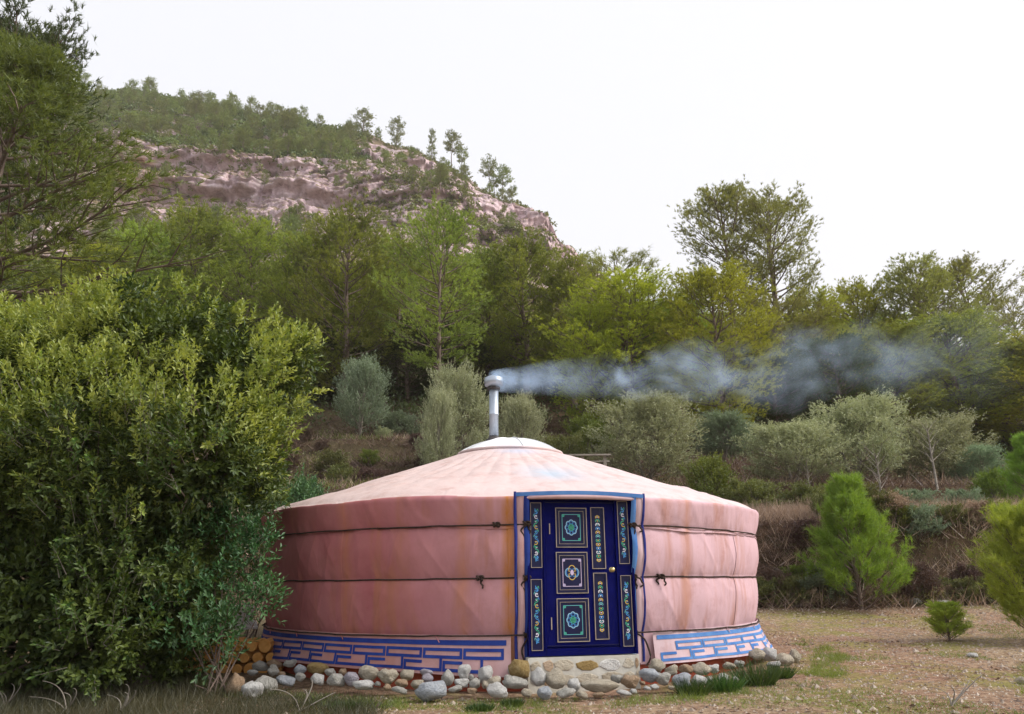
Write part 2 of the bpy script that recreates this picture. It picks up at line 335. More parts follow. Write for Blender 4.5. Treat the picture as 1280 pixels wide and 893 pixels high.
# ------------------------------------------------------------ tree kinds
def make_tree(seed, H=10, base=.2, Rm=2.6, prof='pine', nprim=46, nsec=7, ntuft=7, needles=14, nl=.24, nw=.022, up=.35, trunk_r=.16, leaf=False,
              leafm=M_PINE, barkm=M_BARK, droop=0., lean=(0, 0), stems=1, jit=.12, seclen=.38, wood_sides=4, spread=.8, minsec=.25, name='pine'):
    rng = np.random.default_rng(seed); wd, fo = G(), G()
    P_, D_ = [], []
    for sidx in range(stems):
        hh = np.linspace(0, 1, 9)
        sa = rng.uniform(0, 6.28); so = (0 if stems == 1 else .16 * H)
        wx = lean[0]*hh**1.5 + .035*H*vnoise(hh*3, seed + sidx*7, 0, seed) * hh + so*np.cos(sa + sidx*6.28/stems)*hh
        wy = lean[1]*hh**1.5 + .035*H*vnoise(hh*3, seed+5.5 + sidx*7, 0, seed+1) * hh + so*np.sin(sa + sidx*6.28/stems)*hh
        TP = np.stack([wx, wy, hh * H * (1 if sidx == 0 else rng.uniform(.8, .97))], -1)
        wd.tube(TP, trunk_r * (1 - hh)**.8 + .012, 7, cap=False)
        n_ = nprim // stems; az = rng.uniform(0, 6.28)
        for i in range(n_):
            u = (i + rng.uniform(0, 1)) / n_
            if prof == 'pine': pr = (math.sin(math.pi * min(1, (u*.86 + .17))**.8))**.75 * (1 - .35*u)
            elif prof == 'soft': pr = (max(0.02, 1 - (abs(u-.36)/(.38 if u < .36 else .70))**2.2))**.6
            elif prof == 'round': pr = math.sqrt(max(.05, 1 - (2*u - .9)**2 * .85))
            elif prof == 'umbrella': pr = min(1, .35 + 1.1*u) * (1 - max(0, u - .75) * 2.2)
            elif prof == 'cone': pr = (1 - u)**.75 * .95 + .07
            elif prof == 'bush': pr = math.sqrt(max(.05, 1 - (1.5*u - .45)**2 * .9))
            f = base + (1 - base) * u * .97
            p0 = np.array([np.interp(f, hh, TP[:, k]) for k in range(3)])
            az += 2.4 + rng.uniform(-.5, .5)
            L = Rm * pr * rng.uniform(.62, 1.15)
            upk = up + (u**2) * .9 + rng.uniform(-.15, .15)
            d = np.array([math.cos(az), math.sin(az), upk]); d /= np.linalg.norm(d)
            t = np.linspace(0, 1, 6)[:, None]
            side = np.array([-math.sin(az), math.cos(az), 0]) * rng.uniform(-.25, .25)
            BP = p0 + d*L*t + side*L*t*t + np.array([0, 0, 1]) * L * (.18*t**2.5 - droop*t**1.6)
            wd.tube(BP, trunk_r*.33*(1-u*.6)*(1 - t[:, 0])**.8 + .006, wood_sides, cap=False)
            for j in range(nsec):
                s_ = .25 + .75 * (j + rng.uniform(0, 1)) / nsec
                q = np.array([np.interp(s_, t[:, 0], BP[:, k]) for k in range(3)])
                td = d + (1 if j % 2 else -1) * np.array([-d[1], d[0], 0]) * rng.uniform(.4, 1.1)*spread + np.array([0, 0, rng.uniform(0, .55) - droop*.4])
                td /= np.linalg.norm(td); l2 = L * seclen * (1.25 - s_) * rng.uniform(.7, 1.2) + minsec
                e = q + td * l2
                if j % 2 == 0 or L > 1: wd.tube(np.stack([q, (q+e)/2 + rng.normal(size=3)*.03, e]), np.array([.014, .01, .004])*min(1, H/9+.15), 3, cap=False)
                k = max(2, int(ntuft * rng.uniform(.6, 1.3)))
                a = rng.uniform(.35, 1.08, k)[:, None]
                P_.append(q + td*l2*a + rng.normal(size=(k, 3)) * jit)
                D_.append(np.tile(td + np.array([0, 0, .35]), (k, 1)) + rng.normal(size=(k, 3)) * .35)
    P = np.concatenate(P_); D = norm(np.concatenate(D_))
    n_ = len(P); P = np.repeat(P, needles, 0); D = np.repeat(D, needles, 0)
    if leaf:
        t = np.tile(np.linspace(0, 1, needles), n_)[:, None]
        P = P + D * t * nl * 2.5
        D2 = D * .7 + rng.normal(size=D.shape) * .6
        leaves(fo, P, D2, rng.normal(size=D.shape) + [0, 0, 1.2], nl * rng.uniform(.7, 1.3, len(P)), nw * rng.uniform(.8, 1.2, len(P)), rng)
    else:
        t = np.tile(np.linspace(0, 1, needles), n_)[:, None]
        blades(fo, P + D*t*nl*.7, D + rng.normal(size=D.shape) * .55, nl * rng.uniform(.6, 1.2, len(P)), nw, rng)
    rr = np.hypot(P[:, 0], P[:, 1])
    return dict(wood=wd.mesh(name + '_wood', barkm, True), foliage=fo.mesh(name + '_foliage', leafm), H=float(np.percentile(P[:, 2], 99.3)), R=float(np.percentile(rr, 94)))

def with_mat(k, m, cache={}):
    key = (k['foliage'].name, m.name)
    if key not in cache:
        me = k['foliage'].copy(); me.materials.clear(); me.materials.append(m); cache[key] = me
    return dict(k, foliage=cache[key])
def plant(name, kind, loc, h, wsc=1., rz=0, label=None, cat='tree', group=None, m=None):
    if m: kind = with_mat(kind, m)
    s_ = h / kind['H']; r = empty(name, loc, rz, (s_*wsc, s_*wsc, s_))
    tag(r, label, cat, group)
    link('trunk' if cat == 'tree' else 'stem', kind['wood'], r); link('crown' if cat == 'tree' else 'foliage', kind['foliage'], r)
    return r
def plant_px(name, kind, px, top, Y, w, label, cat='tree', group=None, m=None, rz=None, sink=.15):
    "plant standing on the ground at depth Y, as tall and as wide as the photo shows it"
    p = at(px, top, Y); zg = float(gz(p.x, p.y)) - sink; h = p.z - zg
    width = w / 950 * math.hypot(p.x, p.y) * .98
    ws = (width / 2) / (kind['R'] * h / kind['H'])
    return plant(name, kind, (p.x, p.y, zg), h, ws, random.Random(int(px*7+top)).uniform(0, 6.28) if rz is None else rz, label, cat, group, m)

PB = [make_tree(100+i, 10, .10 + .05*(i % 3), 2.7, 'soft', 64, 8, 13, 14, .155, .027, up=.38, jit=.17, minsec=.4, seclen=.42) for i in range(4)]
PSP = make_tree(140, 12, .40, 2.6, 'round', 44, 9, 11, 12, .16, .025, up=.5, trunk_r=.17, jit=.16, seclen=.45)
PTH = make_tree(141, 10, .3, 1.9, 'soft', 32, 7, 7, 11, .22, .02, up=.6, trunk_r=.1, jit=.13)
PTR = make_tree(142, 10, .26, 2.9, 'soft', 52, 8, 11, 14, .155, .026, up=.2, trunk_r=.13, jit=.15, minsec=.35)
PHL = [make_tree(150+i, 6, .10, 2.0, 'round', 20, 5, 7, 9, .36, .075, up=.3, trunk_r=.10, jit=.28, wood_sides=3) for i in range(3)]
PUM = make_tree(155, 6, .55, 1.9, 'umbrella', 16, 5, 8, 9, .34, .07, up=.2, trunk_r=.1, jit=.2, wood_sides=3)
YNG_ = [make_tree(160+i, 2.2, .04, .85, 'cone', 54, 7, 7, 24, .13, .0065, up=.62, trunk_r=.03, jit=.04, seclen=.55, minsec=.2, leafm=M_YOUNG, spread=.5) for i in range(2)]
YNG = [YNG_[0], make_tree(163, 2.2, .02, .95, 'bush', 70, 7, 8, 22, .12, .0065, up=1.0, trunk_r=.03, jit=.05, seclen=.5, minsec=.2, leafm=M_YOUNG, spread=.6)]
OLV = [make_tree(170+i, 4, .10, 1.7, 'bush', 56, 7, 11, 9, .10, .034, up=.5, trunk_r=.055, leaf=True, leafm=M_OLIVE, barkm=M_BARKG, jit=.16, stems=3, minsec=.3, wood_sides=3) for i in range(3)]
SHB = [make_tree(180+i, 1.2, .08, .75, 'bush', 44, 6, 9, 9, .055, .024, up=.5, trunk_r=.014, leaf=True, leafm=M_LENT, barkm=M_BARKG, jit=.06, stems=3, minsec=.12) for i in range(2)]

# ------------------------------------------------------------ forest
F = 'pines of the wood behind the tent'
NP = [  # px, top, Y, width, kind, material, label
 (552, 266, 34, 118, PTR, M_PINE, 'pine with a bare pale trunk and thin lower limbs, left of the chimney'),
 (443, 272, 37, 122, PB[0], M_PINE, 'broad soft green pine to the left of the bare trunked pine'),
 (385, 300, 39, 95, PB[1], M_PINE, 'pine squeezed behind the broad pine left of centre'),
 (500, 298, 40, 90, PB[2], M_PINE, 'pine half hidden between the broad pine and the bare trunked pine'),
 (318, 288, 41, 110, PB[3], M_PINE, 'rounded pine below the cliff, above the right lobe of the oak bush'),
 (252, 268, 42, 105, PB[0], M_PINE, 'tallest light green pine directly above the oak bush'),
 (190, 290, 40, 100, PB[2], M_PINE, 'pine above the top of the oak bush, next to the big left pine'),
 (130, 318, 38, 100, PB[1], M_PINE_Y, 'pine partly hidden behind the hanging boughs of the big left pine'),
 (610, 318, 39, 90, PB[3], M_PINE, 'pine right beside the bare trunked pine'),
 (655, 306, 38, 105, PB[1], M_PINE, 'wide pine above the chimney cap'),
 (712, 328, 36, 100, PB[2], M_PINE, 'pine at the foot of the hill above the start of the smoke'),
 (770, 318, 32, 105, PTH, M_PINE_R, 'thin pine with pale upright shoots above the yellow bushy pine'),
 (778, 352, 31, 150, PB[0], M_PINE_Y, 'yellow green bushy pine behind the smoke plume'),
 (735, 385, 30.5, 80, PB[3], M_PINE_Y, 'short yellow pine at the left foot of the yellow bushy pine'),
 (886, 342, 29, 125, PB[1], M_PINE_Y, 'bright green pine standing before the tall sparse pine'),
 (840, 372, 33, 100, PB[2], M_PINE, 'pine between the yellow bushy pine and the bright green pine'),
 (900, 243, 44, 120, PSP, M_PINE_R, 'tall sparse pine rising highest against the sky, left one of the pair'),
 (955, 246, 45, 120, PSP, M_PINE_R, 'tall open crowned pine against the sky, right one of the pair, with bare side twigs'),
 (975, 378, 37, 110, PTR, M_PINE_R, 'leaning reddish pine just right of the tall pair'),
 (1015, 372, 39, 90, PB[3], M_PINE_Y, 'low yellow pine between the reddish pine and the round topped pine'),
 (1068, 358, 41, 82, PB[0], M_PINE_Y, 'round topped pine standing alone against the sky on the right'),
 (1140, 334, 40, 105, PB[2], M_PINE_R, 'high pine with ragged top right of the round topped pine'),
 (1198, 332, 43, 85, PSP, M_PINE_R, 'thin topped pine behind the ragged pine on the right'),
 (1178, 400, 36, 120, PB[1], M_PINE, 'grey green pine veiled by the end of the smoke'),
 (1105, 415, 35, 110, PB[3], M_PINE, 'pine in the smoke below the ragged pine'),
 (1262, 370, 46, 60, PTH, M_PINE_R, 'skinny sparse pine against the sky at the right edge'),
 (1245, 450, 36, 110, PB[0], M_PINE_Y, 'low pine at the right edge below the skinny pine'),
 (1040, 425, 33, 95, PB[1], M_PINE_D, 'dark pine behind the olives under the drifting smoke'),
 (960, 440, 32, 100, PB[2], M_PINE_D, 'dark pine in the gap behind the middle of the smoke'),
 (1300, 420, 34, 130, PB[2], M_PINE_Y, 'pine cut by the right edge of the view'),
]
for i, (px, top, Y, wd_, k, m, lab) in enumerate(NP): plant_px('pine_tree', k, px, top, Y, wd_*(1.22 if top > 250 else 1.05), lab, 'tree', F, m)
def place(px):
    for lim, t in ((60, 'behind the big left pine'), (150, 'beside the big left pine'), (230, 'above the left half of the oak bush'), (320, 'above the right half of the oak bush'), (400, 'left of the broad green pine'), (480, 'behind the broad green pine'), (560, 'left of the bare trunked pine'),
                   (640, 'above the stove pipe'), (710, 'above the first puff of smoke'), (780, 'left of the yellow bushy pine'), (850, 'right of the yellow bushy pine'), (920, 'below the tall sparse pair'), (990, 'right of the tall sparse pair'), (1060, 'left of the round topped pine'), (1130, 'right of the round topped pine'), (1210, 'below the ragged pine')):
        if px < lim: return t
    return 'at the right edge'
# second row, seen only as crowns between the first
rb = random.Random(5)
for i in range(24):
    px = -60 + i * 57 + rb.uniform(-14, 14); Y = rb.uniform(47, 55) if px < 760 else rb.uniform(48, 52)
    top = (322 + rb.uniform(0, 26)) if px < 680 else (395 + rb.uniform(0, 30) if px < 1100 else 440)
    plant_px('pine_tree', PB[i % 4], px, top, Y, rb.uniform(115, 150), 'back row pine showing only its crown, ' + place(px), 'tree', 'back row pines of the wood', (M_PINE, M_PINE_Y, M_PINE)[i % 3])
# shaded undergrowth pines filling the wood's foot
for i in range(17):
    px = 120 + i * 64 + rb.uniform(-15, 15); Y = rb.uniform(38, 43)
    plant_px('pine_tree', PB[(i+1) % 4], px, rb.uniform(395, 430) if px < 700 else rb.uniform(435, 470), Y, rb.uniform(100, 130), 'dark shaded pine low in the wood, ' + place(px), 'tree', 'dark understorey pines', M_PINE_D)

# big pine and its neighbour at the left edge
NPN = make_tree(190, 10, .12, 3.0, 'pine', 70, 10, 11, 17, .13, .013, up=.12, trunk_r=.16, jit=.13, droop=.12)
plant_px('pine_tree', NPN, 30, 85, 17, 420, 'large near pine with drooping boughs filling the left edge', 'tree', None, M_PINEN)
plant_px('pine_tree', PSP, 30, 22, 21, 190, 'dark open topped tree rising above the big left pine', 'tree', None, M_PINE_D)

# olives
O = 'olive trees on the terraces'
for px, top, Y, w_, k, m, lab in [
 (575, 458, 27, 82, 0, M_OLIVE, 'pale olive tree directly behind the chimney, the taller left one'),
 (650, 494, 26, 70, 1, M_OLIVE, 'pale olive tree just right of the chimney pipe'),
 (545, 492, 25.5, 50, 2, M_OLIVE, 'small olive tree at the left foot of the pale olive'),
 (455, 448, 31, 70, 1, M_OLIVE_B, 'blue green round tree at the dark wood edge above the brown bank'),
 (805, 500, 22.5, 132, 0, M_OLIVE, 'big silvery olive tree behind the right roof slope'),
 (900, 520, 27, 90, 2, M_OLIVE_B, 'grey green olive tree in the gap between the two silvery olives'),
 (985, 528, 22, 105, 1, M_OLIVE, 'low spreading olive tree left of the tallest right hand olive'),
 (1055, 500, 23, 120, 2, M_OLIVE, 'tallest silvery olive tree on the right, above the bright young pine'),
 (1160, 522, 24, 105, 0, M_OLIVE, 'olive tree with thin open crown and bare stems on the right'),
 (1215, 560, 23, 60, 2, M_OLIVE_B, 'small grey olive tree near the right edge of the upper terrace'),
]: plant_px('olive_tree', OLV[k], px, top, Y, w_, lab, 'tree', O, m)

# young pines in front of the bank
plant_px('young_pine', YNG[0], 1056, 602, 15.0, 90, 'bright green young pine in front of the dry bank', 'tree', None)
plant_px('young_pine', YNG[1], 1278, 636, 11.2, 92, 'yellow green young pine at the right edge of the clearing', 'tree', None, M_YOUNGY)
plant_px('young_pine', YNG[0], 1276, 548, 19.0, 44, 'young pine on the upper terrace at the right edge', 'tree', None)
plant_px('young_pine', YNG[1], 1180, 754, 11.6, 36, 'knee high seedling pine standing alone on the gravel', 'tree', None, M_YOUNGY, sink=.03)
# leafless sapling
sg = G(); rng = np.random.default_rng(4)
sg.tube([(0, 0, 0), (.02, 0, .5), (-.02, .02, 1.0), (.03, 0, 1.5)], [.03, .026, .02, .01], 6)
for i in range(16):
    z = .6 + i * .055; a = i * 2.4; L = .5 - .012 * i
    sg.tube([(0, 0, z), (math.cos(a)*L*.5, math.sin(a)*L*.5, z+.2), (math.cos(a)*L, math.sin(a)*L, z+.45)], [.009, .006, .002], 3)
M_PALE = noisy('pale_bark', (.17, .15, .13), (.32, .29, .25), 8, .9, .3)
sap = sg.mesh('sapling', M_PALE, True)
def sapling(px, py, Y, sc, lab):
    p = at(px, py, Y); o = link('bare_sapling', sap, None, (p.x, p.y, float(gz(p.x, p.y)) - .03)); o.scale = (sc,)*3; o.rotation_euler[2] = px
    tag(o, lab, 'sapling', 'leafless saplings on the terrace')
sapling(1104, 640, 17.6, 1.0, 'pale leafless sapling on the terrace beside the bright young pine')
sapling(1170, 600, 21.5, 1.2, 'leafless sapling below the open crowned olive on the right')
sapling(1010, 600, 21.0, .9, 'leafless sapling under the low spreading olive')
# low green shrubs
SH = 'low shrubs on the terraces'
for px, top, Y, w_, m, lab in [
 (880, 572, 20, 60, M_GRASS, 'bright green low shrub right of the big silvery olive'),
 (1140, 612, 18.5, 48, M_OLIVE_B, 'blue green low shrub on top of the bank beside the sapling'),
 (735, 522, 28, 60, M_GRASS, 'green shrub in the shade behind the tent roof'),
 (500, 515, 33, 55, M_OLIVE_B, 'pale green small shrub on the brown terrace below the wood'),
 (600, 540, 24, 40, M_OLIVE, 'grey shrub peeping over the roof left of the pipe'),
 (1240, 590, 20, 40, M_GRASS, 'dark green small shrub on the upper terrace at right'),
 (1200, 612, 18.3, 40, M_OLIVE_B, 'grey round shrub at the crest of the bank at right'),
 (940, 600, 19, 70, M_SCRUB, 'brown green shrub above the right eave of the tent'),
 (1010, 605, 19, 60, M_SCRUB, 'brown green shrub behind the top of the bright young pine'),
 (380, 598, 17.5, 46, M_LENT, 'green shrub between the oak bush and the left roof edge'),
 (700, 545, 23, 60, M_SCRUB, 'brownish shrub just beyond the white roof crown'),
]: plant_px('low_shrub', SHB[0 if px % 20 else 1], px, top, Y, w_, lab, 'shrub', SH, m)
rk = random.Random(31)
wh = ['just right of the tent', 'between the tent and the young pine', 'left of the bright young pine', 'behind the bright young pine', 'right of the bright young pine', 'near the seedling pine', 'left of the right edge pine', 'behind the right edge pine']
for i in range(26):
    px = 955 + i * 12.5 + rk.uniform(-6, 6); Y = rk.uniform(15.3, 16.9); p_ = at(px, 700, Y); zg_ = float(gz(p_.x, Y)) - .08
    mm, wd1 = [(M_SCRUB, 'olive brown'), (M_DRY, 'straw coloured'), (M_HEATH, 'dark brown'), (M_GRASS, 'green'), (M_OLIVE_B, 'grey green')][[0, 2, 0, 1, 3, 2, 4, 0, 1, 0][i % 10]]
    plant('low_shrub', SHB[i % 2], (p_.x, Y, zg_), rk.uniform(.4, .85), rk.uniform(1, 1.5), rk.uniform(0, 6), f'{wd1} low shrub on the bank {wh[min(7, i*8//26)]}', 'shrub', 'shrubs growing on the dry bank', mm)
for i in range(22):
    px = 335 + i * 11 + rk.uniform(-6, 6); Y = rk.uniform(18, 33); p_ = at(px, 600, Y); zg_ = float(gz(p_.x, Y)) - .08
    mm, wd1 = [(M_SCRUB, 'olive brown'), (M_HEATH, 'dark brown'), (M_GRASS, 'yellow green'), (M_OLIVE, 'pale grey green')][[1, 0, 1, 2, 1, 3, 1, 0][i % 8]]
    plant('low_shrub', SHB[i % 2], (p_.x, Y, zg_), rk.uniform(.5, 1.0), rk.uniform(1, 1.6), rk.uniform(0, 6), f'{wd1} low shrub on the brown terraces above the left roof slope', 'shrub', 'shrubs on the brown terraces', mm)

# ------------------------------------------------------------ pines and scrub of the hill
rh = random.Random(11); HG = 'pines scattered over the rocky hill'
def hill_spot(u, v):
    i = min(nv-1, max(0, int(round(v / 1.5 * (nv-1))))); j = min(nu-1, max(0, int(round((u + 420) / 1420 * (nu-1)))))
    return HP[i, j], HN[i, j]
cnt = 0
zones = [(90, 440, .66, 1.01, 170, 'small pine of the wooded upper slope of the hill', (3.4, 6)),
         (430, 650, .70, 1.0, 30, 'small pine scattered on the bare upper right slope', (2.5, 4.5)),
         (120, 400, .03, .22, 46, 'dark pine at the wooded foot of the cliff', (3.5, 5.5)),
         (200, 690, .40, .70, 24, 'small pine on a rock ledge of the hill', (2, 4)),
         (-200, 90, .2, 1.0, 26, 'hill pine behind the big left pine', (5, 9))]
for a, b, c, d, n_, lab, hr in zones:
    k = 0
    while k < n_ and cnt < 400:
        u, v = rh.uniform(a, b), rh.uniform(c, d); p, nn = hill_spot(u, v)
        if nn[2] < .4 and v > .3: 
            if rh.random() < .6: continue
        h_ = rh.uniform(*hr)
        bin_ = 'left end' if u < a+(b-a)*.25 else 'left middle' if u < a+(b-a)*.5 else 'right middle' if u < a+(b-a)*.75 else 'right end'
        plant('pine_tree', PHL[k % 3], (p[0], p[1], p[2]-.3), h_, rh.uniform(.75, 1.1), rh.uniform(0, 6.28), lab + ', ' + bin_, 'tree', HG, M_PINE_D if c == .0 else M_HILLP); k += 1
for px, top, bot, w_, lab in [(565, 168, 196, 24, 'flat topped pine on the skyline, highest of the hill edge group'), (540, 163, 188, 10, 'tiny pine on the skyline left of the flat topped pine'),
        (612, 200, 244, 22, 'tall umbrella pine on the hill skyline, left of the pair'), (628, 211, 250, 24, 'leaning umbrella pine on the hill skyline, right of the pair'),
        (618, 224, 248, 14, 'small skyline pine between the two umbrella pines'), (641, 234, 256, 12, 'lowest little pine right of the umbrella pair'),
        (577, 186, 212, 16, 'round skyline pine just below the flat topped pine'), (497, 150, 180, 22, 'round pine on the skyline above the middle of the hill'), (455, 140, 168, 26, 'wide pine on the skyline at mid hill')]:
    L = line3(RIDGE, np.array([px]))[0]; p = at(px, top, L[1] - 1); b_ = L[2] - .6
    h_ = p.z - b_; kd = PUM if h_ > 3.5 and px > 530 else PHL[0]
    plant('pine_tree', kd, (p.x, L[1]-1, b_), h_, (w_/950*L[1]/.95/2) / (kd['R']*h_/kd['H']), px, lab, 'tree', 'pines on the hill skyline', M_HILLP)
# scrub: nobody could count it
rng = np.random.default_rng(12); g = G()
ii = rng.integers(9, int(nv*.7), 26000); jj = rng.integers(0, nu, 26000)
ok = (HN[ii, jj, 2] + rng.normal(size=26000)*.16 > .50) & (fbm(HP[ii, jj, 0]*.06, HP[ii, jj, 1]*.06, 0, 3, 51) > -.25); ii, jj = ii[ok], jj[ok]
P = HP[ii, jj] + rng.normal(size=(len(ii), 3)) * [.5, .5, .1]; sc = rng.uniform(.35, 1.1, len(P))
K = 14; P2 = np.repeat(P, K, 0); s2 = np.repeat(sc, K)[:, None]
D = norm(rng.normal(size=(len(P2), 3)) + [0, 0, .6]); leaves(g, P2 + D*s2*.35*[1, 1, .8], rng.normal(size=D.shape), D, s2[:, 0]*.55, s2[:, 0]*.38, rng)
g2 = G(); i3 = rng.integers(int(nv*.44), int(nv*.68), 5200); j3 = rng.integers(int(nu*.35), int(nu*.62), 5200); ok = (fbm(HP[i3, j3, 0]*.05, HP[i3, j3, 1]*.08, 0, 3, 55) > -.25 + .9*np.clip((j3/nu - .52)*8, 0, 1)); P = HP[i3[ok], j3[ok]]
K = 24; P2 = np.repeat(P, K, 0); s2 = np.repeat(rng.uniform(.6, 1.5, len(P)), K)[:, None]; D = norm(rng.normal(size=P2.shape) + [0, 0, .7]); leaves(g2, P2 + D*s2*.6, rng.normal(size=D.shape), D, s2[:, 0]*.5, s2[:, 0]*.32, rng)
tag(link('hill_thicket', g2.mesh('hill_thicket', M_THICK)), 'dark green thicket between the pines of the upper slope', 'thicket', kind='stuff')
tag(link('hill_scrub', g.mesh('hill_scrub', M_SCRUB)), 'olive brown scrub dotted over the ledges of the rocky hill', 'scrub', kind='stuff')

# ------------------------------------------------------------ dry growth on the terraces, grass, gravel
def clump(g, P, sc, rng, n_=30, spread=.5, L=.45, W=.012, lean=.7):
    P2 = np.repeat(P, n_, 0); s2 = np.repeat(sc, n_)[:, None]
    off = rng.normal(size=(len(P2), 3)) * [spread*.4, spread*.4, 0] * s2
    D = norm(np.stack([rng.normal(size=len(P2))*lean, rng.normal(size=len(P2))*lean, np.abs(rng.normal(size=len(P2)))*.5 + .6], -1) + off * .8)
    blades(g, P2 + off, D, (L*rng.uniform(.5, 1.2, len(P2))) * s2[:, 0], W * s2[:, 0], rng)
def on_ground(x, y, dz=0): return np.stack([x, y, gz(x, y) + dz], -1)
rng = np.random.default_rng(21)
def scatter(n_, x0, x1, y0, y1, keep=None):
    x = rng.uniform(x0, x1, n_); y = rng.uniform(y0, y1, n_)
    if keep is not None: k = keep(x, y); x, y = x[k], y[k]
    return x, y
steep = lambda x, y, lo=.25: (gz(x, y+.25) - gz(x, y-.25)) / .5 > lo
g = G()    # dry grass on banks
x, y = scatter(9000, -12, 22, 15.2, 18.2, lambda x, y: (~steep(x, y) & (y > 16.2)) | (np.random.default_rng(1).random(len(x)) < .22)); clump(g, on_ground(x, y, -.02), rng.uniform(.5, 1.1, len(x)), rng, 26, .5, .5, .016)
x, y = scatter(6500, -16, 26, 18, 34.5, lambda x, y: ~steep(x, y, .3)); clump(g, on_ground(x, y, -.02), rng.uniform(.6, 1.2, len(x)), rng, 16, .6, .42, .02)
tag(link('dry_grass', g.mesh('dry_grass', M_DRY)), 'straw and brown dry grass hanging over the terrace banks', 'grass', kind='stuff')
g = G()    # brown leafless scrub
x, y = scatter(3600, -12, 22, 15.3, 17.0, lambda x, y: steep(x, y) & (fbm(x*.5, y*.5, 0, 2, 61) > -.35)); clump(g, on_ground(x, y, -.02), rng.uniform(.6, 1.3, len(x)), rng, 46, .5, .28, .009, 1.2)
x, y = scatter(4200, -16, 4, 17, 34.5, lambda x, y: steep(x, y, .3)); clump(g, on_ground(x, y, -.02), rng.uniform(.8, 1.5, len(x)), rng, 34, .5, .36, .016, 1.2)
x, y = scatter(2600, 3, 26, 19, 30, lambda x, y: steep(x, y, .3)); clump(g, on_ground(x, y, -.02), rng.uniform(.8, 1.6, len(x)), rng, 30, .5, .42, .02, 1.2)
tag(link('brown_scrub', g.mesh('brown_scrub', M_HEATH)), 'dark brown leafless scrub covering the terrace banks', 'scrub', kind='stuff')
g = G()    # green undergrowth
x, y = scatter(2600, -12, 22, 15.2, 17.8, lambda x, y: fbm(x*.4, y*.4, 0, 2, 71) > -.05)
P = on_ground(x, y, .08); K = 40; P2 = np.repeat(P, K, 0) + rng.normal(size=(len(P)*K, 3)) * [.16, .16, .12]
leaves(g, P2, rng.normal(size=P2.shape) + [0, 0, .8], rng.normal(size=P2.shape), .07, .022, rng)
x, y = scatter(1700, -14, 24, 18, 34, lambda x, y: fbm(x*.3, y*.3, 0, 2, 72) > .1)
P = on_ground(x, y, .1); P2 = np.repeat(P, 26, 0) + rng.normal(size=(len(P)*26, 3)) * [.25, .25, .16]
leaves(g, P2, rng.normal(size=P2.shape) + [0, 0, .8], rng.normal(size=P2.shape), .12, .045, rng)
x, y = scatter(3800, -14, 24, 17, 33, lambda x, y: ~steep(x, y, .3) & (fbm(x*.35, y*.35, 0, 2, 73) > .0)); clump(g, on_ground(x, y, -.02), rng.uniform(.6, 1.3, len(x)), rng, 16, .6, .32, .02)
tag(link('green_undergrowth', g.mesh('undergrowth', M_SCRUB)), 'olive green undergrowth in patches on the terraces', 'undergrowth', kind='stuff')
# forest floor growth
g = G(); x, y = scatter(2600, -30, 34, 34, 46); P = on_ground(x, y, .15); P2 = np.repeat(P, 20, 0) + rng.normal(size=(len(P)*20, 3)) * [.35, .35, .25]
leaves(g, P2, rng.normal(size=P2.shape) + [0, 0, .8], rng.normal(size=P2.shape), .22, .09, rng)
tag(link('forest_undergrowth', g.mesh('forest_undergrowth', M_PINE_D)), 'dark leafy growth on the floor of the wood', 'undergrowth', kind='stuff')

YC = Vector((-.04, 11.3, 0))     # tent centre
rad = lambda x, y: np.hypot(x - YC.x, y - YC.y)
g = G()    # short yellow green grass in the clearing
x, y = scatter(34000, -2, 13, 6.2, 15.6, lambda x, y: (fbm(x*.9, y*.9, 0, 3, 81) > .22) & (rad(x, y) > 3.75))
clump(g, on_ground(x, y, -.005), rng.uniform(.5, 1.0, len(x)), rng, 9, .10, .06, .006, .9)
x, y = scatter(1400, 4.5, 9, 6.0, 9.4, lambda x, y: (x > .62*y)); clump(g, on_ground(x, y, -.01), rng.uniform(.5, 1.2, len(x)), rng, 16, .15, .17, .006, .8)
th = rng.uniform(-2.9, .15, 900); rr_ = rng.uniform(3.95, 4.35, 900); x, y = YC.x + rr_*np.cos(th), YC.y + rr_*np.sin(th)
k = fbm(x*1.5, y*1.5, 0, 2, 83) > -.1; clump(g, on_ground(x[k], y[k], -.01), rng.uniform(.5, 1.1, k.sum()), rng, 22, .12, .10, .005, .8)
x, y = scatter(5200, -13, 5, 17.2, 33.5, lambda x, y: ~steep(x, y, .22) & (fbm(x*.5, y*.5, 0, 2, 74) > -.3)); clump(g, on_ground(x, y, -.02), rng.uniform(.7, 1.4, len(x)), rng, 14, .5, .26, .02)
tag(link('short_grass', g.mesh('short_grass', M_GRASS)), 'yellow green grass in patches on the clearing and the terrace ledges', 'grass', kind='stuff')
g = G()    # rank dark grass and dead stems, left
x, y = scatter(5200, -6.5, -.9, 6.1, 9.6, lambda x, y: (rad(x, y) > 4.1) & (x < -.9 - .3*(y-6))); clump(g, on_ground(x, y, -.02), rng.uniform(.5, 1.2, len(x)), rng, 16, .2, .18, .005, .9)
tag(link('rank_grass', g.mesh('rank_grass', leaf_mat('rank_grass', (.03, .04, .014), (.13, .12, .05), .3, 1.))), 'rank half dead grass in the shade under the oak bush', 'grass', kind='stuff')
g = G()    # litter and gravel
x, y = scatter(24000, -3, 11, 6.0, 15.5, lambda x, y: rad(x, y) > 3.7); P = on_ground(x, y, .0)
s_ = rng.uniform(.007, .022, len(P)) * np.where(rng.random(len(P)) < .04, 2.2, 1)
ang = rng.uniform(0, 6.28, len(P)); e1 = np.stack([np.cos(ang), np.sin(ang), 0*ang], -1)*s_[:, None]; e2 = np.stack([-np.sin(ang), np.cos(ang), 0*ang], -1)*s_[:, None]*rng.uniform(.4, 1, len(P))[:, None]
